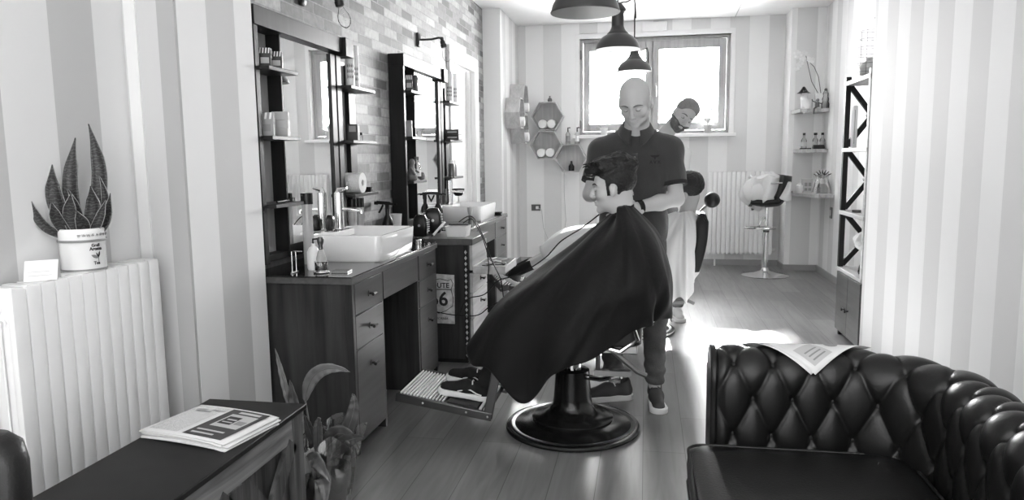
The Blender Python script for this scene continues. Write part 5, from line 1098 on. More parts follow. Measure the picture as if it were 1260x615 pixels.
def shoe(parent,pos,yaw,pitch,mu,ms,ml,stripe=False,s=1.0):
    R=np.array((Matrix.Rotation(yaw,3,'Z')@Matrix.Rotation(-pitch,3,'Y')))
    def loc(p): return ((p-mnp(*pos))@R)/s
    def outline(q,z0,z1,g=0):
        y=q[...,:2]; 
        def disc(cx,cy,r): return np.linalg.norm(y-mnp(cx,cy),axis=-1)-r
        def cap(a,b,r1,r2):
            a=mnp(*a);b=mnp(*b);ba=b-a;t=np.clip(((y-a)@ba)/(ba@ba),0,1); return np.linalg.norm(y-a-t[...,None]*ba,axis=-1)-(r1+(r2-r1)*t)
        d=np.minimum(cap((-.1,0),(0,0),.034,.036),cap((0,0),(.095,.004),.036,.044))+g
        return np.maximum(d,np.maximum(z0-q[...,2],q[...,2]-z1))
    def upper(p):
        q=loc(p); d=su(rc(q,(-.098,0,.045),(.0,0,.052),.031,.034),rc(q,(0,0,.05),(.1,.004,.03),.034,.031),.03)
        d=su(d,rc(q,(-.09,0,.05),(-.085,0,.088),.036,.036),.02); d=ss(d,rc(q,(-.083,0,.085),(-.07,0,.14),.027,.04),.006)
        return np.maximum(d,.018-q[...,2])*s
    def sole(p): q=loc(p); return (outline(q,0,.026,.0))*s-.002
    r=.2*s; lo=np.array(pos)-r;hi=np.array(pos)+r
    u=sdf_obj('shoe',[(upper,lo,hi,.0055)],mu,parent); 
    so_=sdf_obj('sole',[(sole,lo,hi,.0055)],ms,u)
    P=lambda x,y,z:Vector(mnp(*pos)+R@(mnp(x,y,z)*s))
    for k in range(4):
        x=-.035+.021*k; z=.094-.0085*k-.05*.0; z=.0895-.0095*k
        obj('lace',MB().tube([P(x,-.026,z-.012),P(x+.004,-.012,z),P(x+.004,.012,z),P(x,.026,z-.012)],.0032*s,6),ml,u)
    if stripe:
        for sd in (-1,1): obj('side_stripe',MB().tube([P(.035,sd*.038,.032),P(.0,sd*.0365,.047),P(-.03,sd*.035,.05),P(-.06,sd*.034,.036),P(-.09,sd*.035,.032)],.0035,6),ml,u)
    return u
# ---------- barber (standing, facing the viewer, head bowed)
BP=(-.06,3.97,0)
hp=(-.06,3.875,1.628); hR=rotm(0,.05,PI+.0)@rotm(0,0,0)
hR=np.array(Matrix.Rotation(PI-.22,3,'Z')@Matrix.Rotation(-.62,3,'X')@Matrix.Rotation(.03,3,'Y'))
hl=place(hp,hR)
nb=(-.055,4.005,1.45)
def skin_head(p):
    q=hl(p); d=headf(q,1.06,1.15); n=rc(p,nb,tuple(mnp(*hp)+hR@mnp(0,-.035,-.06)),.07,.062)
    d=su(d,n,.03); return d
RS=(.122,3.995,1.378); RE=(.16,3.93,1.125); RW=(-.06,3.80,1.085)
LS=(-.238,3.995,1.375); LE=(-.292,3.93,1.15); LW=(-.19,3.76,1.17)
hr_=handparts(RW,(-.85,-.22,.35),(-.1,-.6,-.5),.175,.55,1); hl_=handparts(LW,(.65,-.35,.2),(.1,-.6,-.5),.175,.5,-1)
def arm(p,S,E_,W,h): 
    d=su(rc(p,S,E_,.048,.038),rc(p,E_,tuple(np.array(E_)*.6+np.array(W)*.4),.038,.04),.02); d=su(d,rc(p,tuple(np.array(E_)*.6+np.array(W)*.4),W,.042,.026),.02); return su(d,h(p),.015)
def core(p):
    d=su(el(p,(-.06,4.0,1.25),(.16,.1,.24)),el(p,(-.065,4.0,.95),(.14,.1,.16)),.06)
    d=su(d,rc(p,(-.15,4.0,.9),(-.195,3.98,.5),.07,.05),.03); d=su(d,rc(p,(.03,4.0,.9),(.055,3.98,.5),.07,.05),.03)
    d=su(d,rc(p,(-.195,3.98,.5),(-.16,4.02,.09),.05,.035),.02); d=su(d,rc(p,(.055,3.98,.5),(.06,3.99,.09),.05,.035),.02); return su(d,rc(p,(-.055,4,1.3),nb,.08,.07),.03)
body=sdf_obj('person',[(skin_head,(-.2,3.72,1.36),(.1,4.1,1.8),.0042),(lambda p:arm(p,RS,RE,RW,hr_),(-.25,3.6,.97),(.25,4.1,1.45),.006),(lambda p:arm(p,LS,LE,LW,hl_),(-.42,3.55,1.05),(-.02,4.1,1.45),.006),(core,(-.35,3.8,0.02),(.25,4.2,1.5),.02)],M['skin'])
tag(body,'bald man standing behind the barber chair in dark polo shirt and jeans, head bowed','person')
def polo(p):
    d=su(el(p,(-.06,3.99,1.24),(.18,.125,.2)),el(p,(-.065,3.98,1.0),(.172,.125,.2)),.08)
    d=su(d,rc(p,(-.06,3.99,.95),(-.065,3.99,.84),.15,.158),.05) if False else d
    ex=p.copy(); ex[...,1]=(ex[...,1]-3.99)*1.35+3.99
    d=su(d,rc(ex,(-.062,3.99,1.0),(-.065,3.99,.93),.168,.172),.06)
    d=su(d,rc(p,(-.05,4.01,1.462),RS,.060,.072),.04); d=su(d,rc(p,(-.07,4.01,1.462),LS,.060,.072),.04)
    d=su(d,rc(p,(-.055,4.0,1.40),(-.055,4.0,1.475),.085,.062),.03)
    def slv(S,E_): 
        e=tuple(np.array(S)*.28+np.array(E_)*.72); q=rc(p,S,e,.07,.062); ax=(np.array(e)-np.array(S)); ax/=np.linalg.norm(ax); return np.maximum(q,((p-mnp(*e))@ax)-.0)
    d=su(d,slv(RS,RE),.03); d=su(d,slv(LS,LE),.03)
    d=d+.004*vn(p*mnp(1,1,.45),22,1)+.0025*vn(p*mnp(1,1,.6),47,2)
    d=ss(d,rc(p,(-.055,3.88,1.52),(-.057,3.865,1.37),.045,.010),.01)
    return np.maximum(d,.845-p[...,2])
po=sdf_obj('polo_shirt',[(polo,(-.45,3.72,.8),(.3,4.25,1.56),.0085)],M['polo'],body)
# collar: folded band open in front, placket, buttons, emblem
def coll(u,v):
    a=-PI/2+.30+u*(2*PI-.60); r=.066+.027*v; z=1.520-.045*v**1.3+.040*math.sin(a)
    pt=.03*max(0,1-u*8)+.03*max(0,1-(1-u)*8)
    return (-.055+r*math.cos(a)*1.05, 3.985+r*math.sin(a)*1.05-.2*pt*v, z-pt*v*1.2)
obj('collar',MB().grid(coll,56,8),M['polo'],po,smooth=70,solid=.004)
def front_y(x,z): 
    # march from the camera side to the shirt surface
    ys=np.linspace(3.70,4.05,600); pp=np.stack([np.full(600,x),ys,np.full(600,z)],-1); d=polo(pp); k=np.argmax(d<0); return ys[k] if d[k]<0 else 3.9
def onshirt(poly,nm,mt,par,off=.0022):
    m=MB(); pts=[(x,front_y(x,z)-off,z) for x,z in poly]; m.add(pts,[tuple(range(len(pts)))]); return obj(nm,m,mt,par,smooth=None)
M['polod']=plain('polo_dark_trim',.03,.8)
m=MB(); zs=[1.365-.018*k for k in range(9)]; vsl=[(x,front_y(x,z)-.003,z) for z in zs for x in (-.072,-.058,-.044)]; m.add(vsl,[(3*i+j,3*i+j+1,3*i+4+j,3*i+3+j) for i in range(8) for j in (0,1)]); obj('placket',m,M['polo'],po,solid=.003)
for z in (1.345,1.29): obj('button',MB().sphere((-.058,front_y(-.058,z)-.005,z),.005,10,(1,.5,1)),M['inkg'],po)
ex,ez=.045,1.325
onshirt([(ex-.026,ez+.028),(ex+.026,ez+.03),(ex+.016,ez+.02),(ex+.004,ez+.017),(ex+.002,ez+.006),(ex-.003,ez+.006),(ex-.004,ez+.017),(ex-.016,ez+.019)],'emblem',M['polod'],po)
for k,ch in enumerate('AVX'):
    x=ex-.02+.02*k; fy=front_y(x,ez-.01); letters('emblem_letter',ch,.024,M['polod'],po,(x,fy-.004,ez-.008),(PI/2,0,.1),True)
for S,E_ in ((RS,RE),(LS,LE)):
    e=Vector(S)*.28+Vector(E_)*.72; ax=(Vector(E_)-Vector(S)).normalized(); R3=ax.to_track_quat('Z','Y').to_matrix()
    obj('sleeve_band',MB().lathe([(.0585,-.014),(.0675,-.014),(.067,.004),(.058,.004)],e-ax*.002,28,R=R3),M['polod'],po)
def jeans(p):
    ex=p.copy(); ex[...,1]=(ex[...,1]-4.0)*1.25+4.0
    d=su(rc(ex,(-.062,4.0,.98),(-.065,4.0,.88),.15,.158),rc(p,(-.145,3.99,.88),(-.195,3.96,.5),.092,.07),.05)
    d=su(d,rc(p,(.02,3.99,.88),(.055,3.965,.5),.092,.068),.04)
    d=su(d,rc(p,(-.195,3.96,.5),(-.165,4.02,.15),.068,.053),.03); d=su(d,rc(p,(.055,3.965,.5),(.06,3.99,.14),.066,.055),.03)
    w=np.exp(-((p[...,2]-.17)/.09)**2)+.5*np.exp(-((p[...,2]-.5)/.07)**2)
    d=d+.003*vn(p,30,4)+.006*w*np.sin(p[...,2]*95+4*np.sin(p[...,0]*20)+p[...,1]*15)
    return np.maximum(d,.105-p[...,2])
sdf_obj('jeans',[(jeans,(-.34,3.78,.08),(.22,4.22,1.05),.0095)],M['jeans'],body)
obj('wrist_band',MB().lathe([(.03,-.013),(.035,-.013),(.035,.013),(.03,.013),(.03,-.013)],Vector(RW)*.86+Vector(RE)*.14,24,R=(Vector(RW)-Vector(RE)).normalized().to_track_quat('Z','Y').to_matrix()),M['black'],body)
shoe(body,(.068,3.93,0.0),-PI/2+.08,0,M['canvasg'],M['rubber_w'],M['canvasg'],s=1.05)
shoe(body,(-.2,3.985,0.0),PI+.32,0,M['canvasg'],M['rubber_w'],M['lace'],s=1.1)
M['stubble']=plain('stubble',.16,.7,bump=.5,bscale=250)
def onface(q,w,jaw,off):
    q=mnp(*q)
    for _ in range(6):
        g=np.array([headf((q+e)[None],w,jaw)[0]-headf((q-e)[None],w,jaw)[0] for e in np.eye(3)*.0015]); g/=np.linalg.norm(g)+1e-9
        q=q+g*(off-headf(q[None],w,jaw)[0])
    return q
def browl(pos,R,par,w,mat,thick=.0035,jaw=1.,lidmat='pupil',open_=0):
    for s in (-1,1):
        obj('eyebrow',MB().tube([wpt(pos,R,onface((s*(.013+.0095*k)*w,.09-.006*k,.022+.004*k-.0014*k*k),w,jaw,.0005)) for k in range(5)],[thick*.8,thick*1.1,thick,thick*.8,thick*.3],6),mat,par)
        obj('eyelash_line',MB().tube([wpt(pos,R,onface((s*(.0195+.0055*k),.085-.003*k,-.0035+.0008*(k-2)**2),w,jaw,.0003)) for k in range(5)],[.0007,.0014,.0016,.0014,.0006],6),M[lidmat],par)
        if open_:
            c=onface((s*.029,.085,-.001),w,jaw,-.001); obj('iris',MB().sphere(tuple(wpt(pos,R,c)),.0042*open_,10),M['pupil'],par)
        obj('lid_crease',MB().tube([wpt(pos,R,onface((s*(.0195+.0055*k),.085-.003*k,.0065-.0007*(k-2)**2),w,jaw,.0001)) for k in range(5)],.0007,5),M['lip'],par)
    obj('mouth_line',MB().tube([wpt(pos,R,onface((-.021+.007*k,.09,-.0665-.0004*(k-3)**2*-.3),w,jaw,-.0002)) for k in range(7)],[.0005]+[.0011]*5+[.0005],5),M['lip'],par)
browl(hp,hR,body,1.06,M['stubble'],.0038,1.15)
# ---------- first client (seated in profile, facing left)
cp_=(-.155,3.57,1.205); cR=np.array(Matrix.Rotation(PI/2+.0,3,'Z')@Matrix.Rotation(-.14,3,'X'))
cl=place(cp_,cR); cnb=(-.104,3.575,1.03)
def c1head(p): 
    q=cl(p); d=headf(q/1.05,.96,.9)*1.05; return su(d,rc(p,cnb,tuple(mnp(*cp_)+cR@mnp(0,-.036,-.05)),.057,.050),.025)
def c1core(p):
    d=su(el(p,(-.05,3.57,.80),(.10,.15,.19)),el(p,(-.05,3.57,.62),(.13,.16,.11)),.06); d=su(d,rc(p,(-.075,3.57,.92),cnb,.06,.052),.03)
    for s in (-1,1):
        d=su(d,rc(p,(-.08,3.57+s*.09,.62),(-.52,3.57+s*.12,.64),.08,.055),.03); d=su(d,rc(p,(-.52,3.57+s*.12,.64),(-.80,3.57+s*.10,.23),.05,.034),.02)
        d=su(d,rc(p,(-.03,3.57+s*.14,.91),(-.06,3.57+s*.22,.72),.045,.035),.03); d=su(d,rc(p,(-.06,3.57+s*.22,.72),(-.3,3.57+s*.18,.70),.035,.028),.02)
    return d
c1=sdf_obj('person',[(c1head,(-.32,3.42,.98),(.02,3.72,1.38),.0036),(c1core,(-.95,3.2,.5),(.15,3.95,1.1),.018),
   (lambda p:np.minimum(*[su(rc(p,(-.74,3.57+s*.11,.3),(-.80,3.57+s*.11,.19),.036,.031),rc(p,(-.80,3.57+s*.11,.19),(-.83,3.57+s*.11,.16),.031,.03),.02) for s in (-1,1)]),(-.9,3.38,.1),(-.68,3.76,.36),.008)],M['skin2'])
tag(c1,'dark-haired young man sitting in profile in the barber chair under a long black cape','person')
def c1hair(p):
    q=cl(p)/1.05; x,y,z=q[...,0],q[...,1],q[...,2]; base=el(q,(0,-.017,.037),(.0768,.0965,.087))
    top=su(el(q,(0,.025,.098),(.066,.075,.048)),el(q,(0,-.045,.098),(.066,.055,.055)),.02)
    top=su(top,el(q,(0,.092,.083),(.048,.030,.026)),.02); top=su(top,el(q,(0,-.098,.085),(.05,.028,.032)),.02)
    front=y-(.030+1.25*np.clip(z-.035,0,1)); low=-(z+.058+.0*y)
    side=np.maximum(su(base,headf(q,.96,.9)-.0032,.004),np.maximum(front,low))
    side=np.maximum(side,-(z+.03)-.9*np.clip(y+.03,0,1)*0+np.where(y>-.02,-.006,-.03))
    ax=np.abs(q*mnp(1,0,0))+q*mnp(0,1,1)
    side=ss(side,rc(ax,(.08,.0,-.004),(.08,-.012,-.05),.021,.026),.004)
    d=su(side,top,.012); qq=q*mnp(1,.5,1)
    return d+.005*vn(qq,95,1.)*np.clip((z-.03)*25,0,1.5)+.007*vn(qq,46,3.)*np.clip((z-.06)*20,0,1)+.0012*vn(q*mnp(1,.4,1),230,.5)
sdf_obj('hair',[(c1hair,(-.34,3.44,1.08),(.04,3.72,1.43),.0034)],M['hair'],c1)
# loose tufts for the tousled outline
rr_=random.Random(11)
for k in range(46):
    a=rr_.uniform(-.9,1); x=rr_.uniform(-.05,.05); y=-.1+.2*rr_.random(); zt=.135-1.6*(y-.0)**2-2*x*x
    b=wpt(cp_,cR,(x,y,zt-.012)); d_=Vector(cR@mnp(rr_.uniform(-.5,.5),rr_.uniform(-.1,1.0),rr_.uniform(.1,.55)))
    e=b+d_.normalized()*rr_.uniform(.02,.038); mid=(b+e)/2+Vector((0,0,.009)); obj('hair_tuft',MB().tube([b,mid,e,e+(e-mid)*.3-Vector((0,0,.004))],[.006,.0055,.003,.0006],6),M['hair'],c1)
browl(cp_,cR*1.05,c1,.96,M['hair'],.0038,.9)
tr=lambda p:(lambda d:np.maximum(d+.003*vn(p,40,2),.0-(p[...,2]-.215-.0*p[...,0])))(np.minimum(*[su(rc(p,(-.50,3.57+s*.12,.62),(-.60,3.57+s*.12,.60),.085,.08),rc(p,(-.60,3.57+s*.12,.58),(-.765,3.57+s*.11,.24),.075,.052),.05) for s in (-1,1)]))
sdf_obj('trousers',[(tr,(-.9,3.3,.18),(-.4,3.85,.74),.010)],M['trousers'],c1)
PIT=math.atan2(.075,.46)
for s in (-1,1): shoe(c1,(-.885-(.0 if s<0 else .02),3.57+s*.105-.01,.163),PI+(.05 if s<0 else -.08),PIT,M['canvas'],M['rubber_w'],M['lace'],True,.98)
# cape
KEY=[ # angle deg (0=-X front, 90=-Y near, 180=+X back, 270=+Y far) : points from neck to hem
 (0,[(-0.163,3.57,1.075),(-.34,3.56,.93),(-.53,3.56,.79),(-.73,3.54,.615),(-.86,3.52,.40)]),
 (18,[(-0.160,3.55,1.075),(-.33,3.47,.915),(-.50,3.42,.76),(-.70,3.39,.58),(-.83,3.38,.36)]),
 (38,[(-0.153,3.53,1.075),(-.30,3.41,.90),(-.45,3.34,.70),(-.62,3.32,.49),(-.71,3.32,.33)]),
 (55,[(-0.143,3.515,1.075),(-.25,3.36,.90),(-.38,3.29,.68),(-.50,3.28,.45),(-.56,3.30,.20)]),
 (75,[(-0.128,3.505,1.075),(-.18,3.33,.93),(-.25,3.255,.70),(-.32,3.25,.52),(-.40,3.26,.355)]),
 (95,[(-0.132,3.50,1.110),(-.11,3.315,.965),(-.13,3.24,.76),(-.18,3.25,.61),(-.22,3.26,.45)]),
 (120,[(-0.107,3.505,1.115),(-.04,3.33,.98),(-.0,3.25,.80),(0.01,3.265,.69),(-.01,3.28,.585)]),
 (150,[(-0.087,3.53,1.120),(.025,3.41,.985),(.075,3.36,.84),(.085,3.37,.72),(.075,3.38,.60)]),
 (180,[(-0.077,3.575,1.125),(.045,3.57,.985),(.10,3.57,.85),(.125,3.57,.72),(.13,3.57,.56)]),
 (215,[(-0.087,3.62,1.120),(.02,3.75,.985),(.06,3.80,.84),(.07,3.80,.70),(.07,3.80,.55)]),
 (265,[(-0.132,3.645,1.110),(-.12,3.82,.95),(-.15,3.88,.74),(-.2,3.88,.56),(-.24,3.87,.38)]),
 (310,[(-0.143,3.63,1.075),(-.26,3.75,.89),(-.40,3.82,.70),(-.56,3.82,.46),(-.64,3.80,.24)]),
 (342,[(-0.160,3.60,1.075),(-.33,3.65,.915),(-.50,3.70,.77),(-.70,3.70,.58),(-.83,3.68,.36)]),
]
ang=np.array([k[0] for k in KEY]+[360]); pts=np.array([k[1] for k in KEY]+[KEY[0][1]])
def crom(P0,P1,P2,P3,t): return .5*((2*P1)+(-P0+P2)*t+(2*P0-5*P1+4*P2-P3)*t*t+(-P0+3*P1-3*P2+P3)*t**3)
def cape_pt(u,v):
    a=(u*360)%360; i=int(np.searchsorted(ang,a,side='right')-1); n=len(KEY); t=(a-ang[i])/(ang[i+1]-ang[i])
    Q=crom(pts[(i-1)%n],pts[i],pts[(i+1)%n],pts[(i+2)%n],t)
    x=v*4; j=min(3,int(x)); f=x-j
    g=lambda k:Q[max(0,min(4,k))] if 0<=k<=4 else (2*Q[0]-Q[1] if k<0 else 2*Q[4]-Q[3])
    P=crom(g(j-1),g(j),g(j+1),g(j+2),f)
    return P
NU,NV=240,70
G=np.array([[cape_pt(i/NU,j/(NV-1)) for j in range(NV)] for i in range(NU)])
dU=np.roll(G,-1,0)-np.roll(G,1,0); dV=np.gradient(G,axis=1); Nn=np.cross(dU,dV); Nn/=np.linalg.norm(Nn,axis=-1,keepdims=True)+1e-9
cen=np.array([-.3,3.57,.6]); sg=np.sign(((G-cen)*Nn).sum(-1,keepdims=True)); sg[sg==0]=1; Nn*=np.sign(np.median(sg))
ui=np.arange(NU)[:,None]/NU*2*PI; vj=np.arange(NV)[None,:]/(NV-1)
fold=(np.sin(ui*9+2.6*np.sin(vj*3)+1)*.6+np.abs(np.sin(ui*6.5-2.1*vj+2))*.5+np.sin(ui*21+6*vj*vj)*.12)
fold=fold*1.5*(.3+.65*np.clip(np.sin(ui*2.3+vj*2.1)**2+.2,0,1))
amp=.003+.022*np.clip(vj-.1,0,1)**1.2
# diagonal drag folds from shoulder to knee
G=G+Nn*(fold*amp)[...,None]
G[...,2]+=(.010*np.sin(ui*9+2)*np.clip(vj-.85,0,1)*6)
m=MB(); m.add(G.reshape(-1,3),[(i*NV+j,((i+1)%NU)*NV+j,((i+1)%NU)*NV+j+1,i*NV+j+1) for i in range(NU) for j in range(NV-1)])
obj('barber_cape',m,M['cape'],c1,smooth=80,solid=.003)
obj('cape_neckband',MB().grid(lambda u,v:(-.118+(.062-.006*v)*math.cos(u*2*PI)+.006*v,3.573+(.068-.004*v)*math.sin(u*2*PI),1.065+.03*v+.026*math.cos(u*2*PI)),48,5,cu=True),M['cape'],c1,smooth=70,solid=.003)
# ---------- second client (seated behind, white cape) and second barber
def c2head():
    pos=(.30,5.62,1.09); R=np.array(Matrix.Rotation(PI/2-.25,3,'Z')@Matrix.Rotation(-.1,3,'X')@Matrix.Rotation(-.35,3,'Y'))
    return pos,R
p2,R2=c2head(); l2=place(p2,R2)
def c2skin(p): 
    q=l2(p); return su(headf(q,.98,1),rc(p,(.3,5.64,.90),tuple(mnp(*p2)+R2@mnp(0,-.035,-.05)),.06,.055),.025)
def c2core(p):
    d=su(el(p,(.27,5.66,.72),(.12,.18,.2)),el(p,(.18,5.66,.55),(.16,.17,.11)),.06)
    for s in (-1,1):
        d=su(d,rc(p,(.15,5.66+s*.09,.56),(-.50,5.66+s*.13,.70),.08,.058),.03); d=su(d,rc(p,(-.50,5.66+s*.13,.70),(-.98,5.66+s*.11,.47),.055,.036),.02)
    return d
c2=sdf_obj('person',[(c2skin,(.1,5.46,.86),(.42,5.8,1.26),.005),(c2core,(-1.1,5.38,.4),(.5,5.95,.95),.014)],M['skin3'])
tag(c2,'second seated client behind the bald man, dark hair, legs stretched left under a white cape','person')
def c2hair(p):
    q=l2(p); d=su(el(q,(0,-.03,.045),(.085,.108,.095)),el(q,(0,-.03,.09),(.08,.095,.055)),.03)
    d=np.maximum(d,q[...,1]-(.03+.5*q[...,2])); d=np.maximum(d,-(q[...,2]+.05)); return d+.003*vn(q,110,1)
sdf_obj('hair',[(c2hair,(.1,5.46,.98),(.46,5.82,1.32),.005)],M['hair'],c2)
for s in (-1,1):
    y=5.66+s*.12
    obj('sock',MB().tube([(-.86,y,.525),(-.93,y,.495),(-1.0,y,.462),(-1.04,y,.44)],[.040,.042,.041,.038],16),M['sock'],c2)
    shoe(c2,(-1.10,y,.425),PI-.05*s,.5,M['canvasg'] if s<0 else M['inkg'],M['rubber_w'],M['lace'],s=1.05)
# white cape
K2=[(0,[(.22,5.6,.93),(.0,5.6,.86),(-.3,5.6,.83),(-.62,5.6,.79),(-.80,5.6,.66)]),
 (40,[(.225,5.56,.93),(.05,5.42,.84),(-.25,5.38,.78),(-.50,5.38,.68),(-.66,5.4,.54)]),
 (70,[(.25,5.55,.93),(.17,5.40,.80),(.05,5.34,.66),(-.05,5.35,.50),(-.08,5.36,.36)]),
 (90,[(.27,5.545,.935),(.25,5.40,.84),(.22,5.35,.66),(.20,5.36,.48),(.20,5.37,.30)]),
 (125,[(.30,5.55,.94),(.31,5.42,.86),(.32,5.38,.68),(.33,5.39,.50),(.33,5.4,.34)]),
 (180,[(.345,5.62,.945),(.38,5.62,.88),(.385,5.62,.80),(.385,5.62,.72),(.385,5.62,.62)]),
 (250,[(.30,5.70,.94),(.28,5.86,.84),(.25,5.92,.68),(.22,5.93,.52),(.2,5.93,.40)]),
 (315,[(.235,5.66,.93),(.05,5.80,.85),(-.25,5.88,.78),(-.50,5.88,.68),(-.66,5.86,.54)])]
ang=np.array([k[0] for k in K2]+[360]); pts=np.array([k[1] for k in K2]+[K2[0][1]]); KEY=K2
NU,NV=160,44
G=np.array([[cape_pt(i/NU,j/(NV-1)) for j in range(NV)] for i in range(NU)])
dU=np.roll(G,-1,0)-np.roll(G,1,0); dV=np.gradient(G,axis=1); Nn=np.cross(dU,dV); Nn/=np.linalg.norm(Nn,axis=-1,keepdims=True)+1e-9
ui=np.arange(NU)[:,None]/NU*2*PI; vj=np.arange(NV)[None,:]/(NV-1)
G=G+Nn*((np.sin(ui*15+2*vj)*.6+np.sin(ui*26-3*vj)*.4)*(.002+.018*vj))[...,None]; G[...,2]+=.035*np.sin(ui*11+1)*np.clip(vj-.7,0,1)*3.3*(np.abs(np.sin(ui)))
m=MB(); m.add(G.reshape(-1,3),[(i*NV+j,((i+1)%NU)*NV+j,((i+1)%NU)*NV+j+1,i*NV+j+1) for i in range(NU) for j in range(NV-1)])
obj('barber_cape',m,M['capew'],c2,smooth=80,solid=.003)
# second barber: standing behind, bending to the right, bearded
p3=(.285,5.98,1.66); R3_=np.array(Matrix.Rotation(PI+.45,3,'Z')@Matrix.Rotation(-.30,3,'X')@Matrix.Rotation(-.62,3,'Y'))
R3_=np.array(Matrix.Rotation(-.45,3,'Y')@Matrix.Rotation(PI+.30,3,'Z')@Matrix.Rotation(-.30,3,'X')) if False else np.array(Matrix.Rotation(.62,3,'Y')@Matrix.Rotation(PI+.42,3,'Z')@Matrix.Rotation(-.2,3,'X'))
l3=place(p3,R3_); nb3=(.13,6.07,1.50)
def b2core(p):
    d=su(el(p,(.06,6.14,1.25),(.17,.11,.24)),el(p,(.08,6.16,.95),(.14,.1,.16)),.06)
    for s in (-1,1): d=su(d,rc(p,(.09+s*.09,6.16,.9),(.13+s*.11,6.14,.5),.075,.055),.03); d=su(d,rc(p,(.13+s*.11,6.14,.5),(.15+s*.12,6.18,.1),.055,.036),.02)
    d=su(d,rc(p,(-.12,6.1,1.38),(-.2,5.95,1.12),.05,.04),.02); d=su(d,rc(p,(.22,6.1,1.34),(.26,5.98,1.12),.045,.04),.02); return d
h2a=handparts((.12,5.8,1.1),(.6,-.6,.0),(.0,-.3,-.8),.17,.5,1)
b2=sdf_obj('person',[(lambda p:su(headf(l3(p)/1.08,1.0,1.05)*1.08,rc(p,nb3,tuple(mnp(*p3)+R3_@mnp(0,-.035,-.055)),.062,.055),.03),(.02,5.8,1.42),(.46,6.2,1.88),.0045),(b2core,(-.32,5.86,.05),(.42,6.3,1.55),.018),
  (lambda p:su(su(rc(p,(-.2,5.95,1.12),(.12,5.8,1.1),.04,.027),h2a(p),.015),rc(p,(.26,5.98,1.12),(.2,5.78,1.08),.04,.027),.01),(-.3,5.6,.98),(.34,6.05,1.2),.008)],M['skin3'])
tag(b2,'bearded man in white shirt leaning his head out from behind the bald man','person')
def b2hair(p):
    q=l3(p)/1.08; d=su(el(q,(0,-.018,.042),(.078,.099,.088)),el(q,(0,.0,.085),(.066,.08,.045)),.03); d=np.maximum(d,q[...,1]-(.045+.5*(q[...,2]-.04)+.2*np.maximum(0,q[...,2]-.07))); d=np.maximum(d,-(q[...,2]+.0+.0)); return d+.0018*vn(q,140,1)
sdf_obj('hair',[(b2hair,(.02,5.8,1.5),(.5,6.2,1.92),.0045)],M['hair2'],b2)
def b2beard(p):
    q=l3(p)/1.08; d=headf(q,1.0,1.05)-.0055; d=np.maximum(d,q[...,2]+.035+.0*q[...,1]+.9*np.clip(.05-np.abs(q[...,0]),0,1)*(q[...,1]>.05)*.55); d=np.maximum(d,-(q[...,1]-.0)); 
    d=ss(d,el(q,(0,.1,-.066),(.022,.03,.009)),.004); return np.maximum(d,-(q[...,2]+.125))+.001*vn(q,200,1)
sdf_obj('beard',[(b2beard,(.02,5.78,1.4),(.48,6.2,1.85),.0045)],M['beard'],b2)
browl(p3,R3_*1.08,b2,1.0,M['beard'],.0035,1.05,'pupil',.7)
obj('moustache',MB().tube([wpt(p3,R3_*1.08,(-.026+.0065*k,.094-.0004*(k-4)**2,-.052-.0006*(k-4)**2)) for k in range(9)],[.002,.003,.0035,.004,.004,.004,.0035,.003,.002],6),M['beard'],b2)
def b2shirt(p):
    d=su(el(p,(.06,6.13,1.26),(.19,.135,.2)),el(p,(.08,6.15,1.0),(.17,.13,.22)),.08); d=su(d,rc(p,(.06,6.12,1.39),(-.12,6.1,1.38),.075,.072),.04); d=su(d,rc(p,(.09,6.12,1.42),(.285,6.1,1.355),.075,.065),.04)
    d=su(d,rc(p,(-.12,6.1,1.38),(-.18,5.99,1.2),.07,.06),.03); d=su(d,rc(p,(.285,6.1,1.355),(.28,6.02,1.18),.068,.058),.03); d=su(d,rc(p,(.08,6.12,1.40),(.12,6.09,1.46),.085,.07),.03)
    return np.maximum(d+.004*vn(p,24,1),.86-p[...,2])
sdf_obj('shirt',[(b2shirt,(-.36,5.86,.83),(.42,6.34,1.56),.012)],M['shirtw'],b2)
def b2tr(p):
    d=rc(p,(.08,6.16,.95),(.09,6.16,.88),.155,.16)
    for s in (-1,1): d=su(d,rc(p,(.09+s*.08,6.16,.88),(.13+s*.11,6.14,.5),.095,.07),.04); d=su(d,rc(p,(.13+s*.11,6.14,.5),(.15+s*.12,6.18,.12),.07,.055),.03)
    return np.maximum(d+.003*vn(p,30,2),.09-p[...,2])
sdf_obj('trousers',[(b2tr,(-.12,5.95,.07),(.42,6.36,1.06),.014)],M['jeans'],b2)
shoe(b2,(.27,6.13,0),-PI/2+.15,0,M['sneaker'],M['rubber_w'],M['lace'],s=1.05); shoe(b2,(.03,6.13,0),-PI/2-.1,0,M['sneaker'],M['rubber_w'],M['lace'],s=1.05)
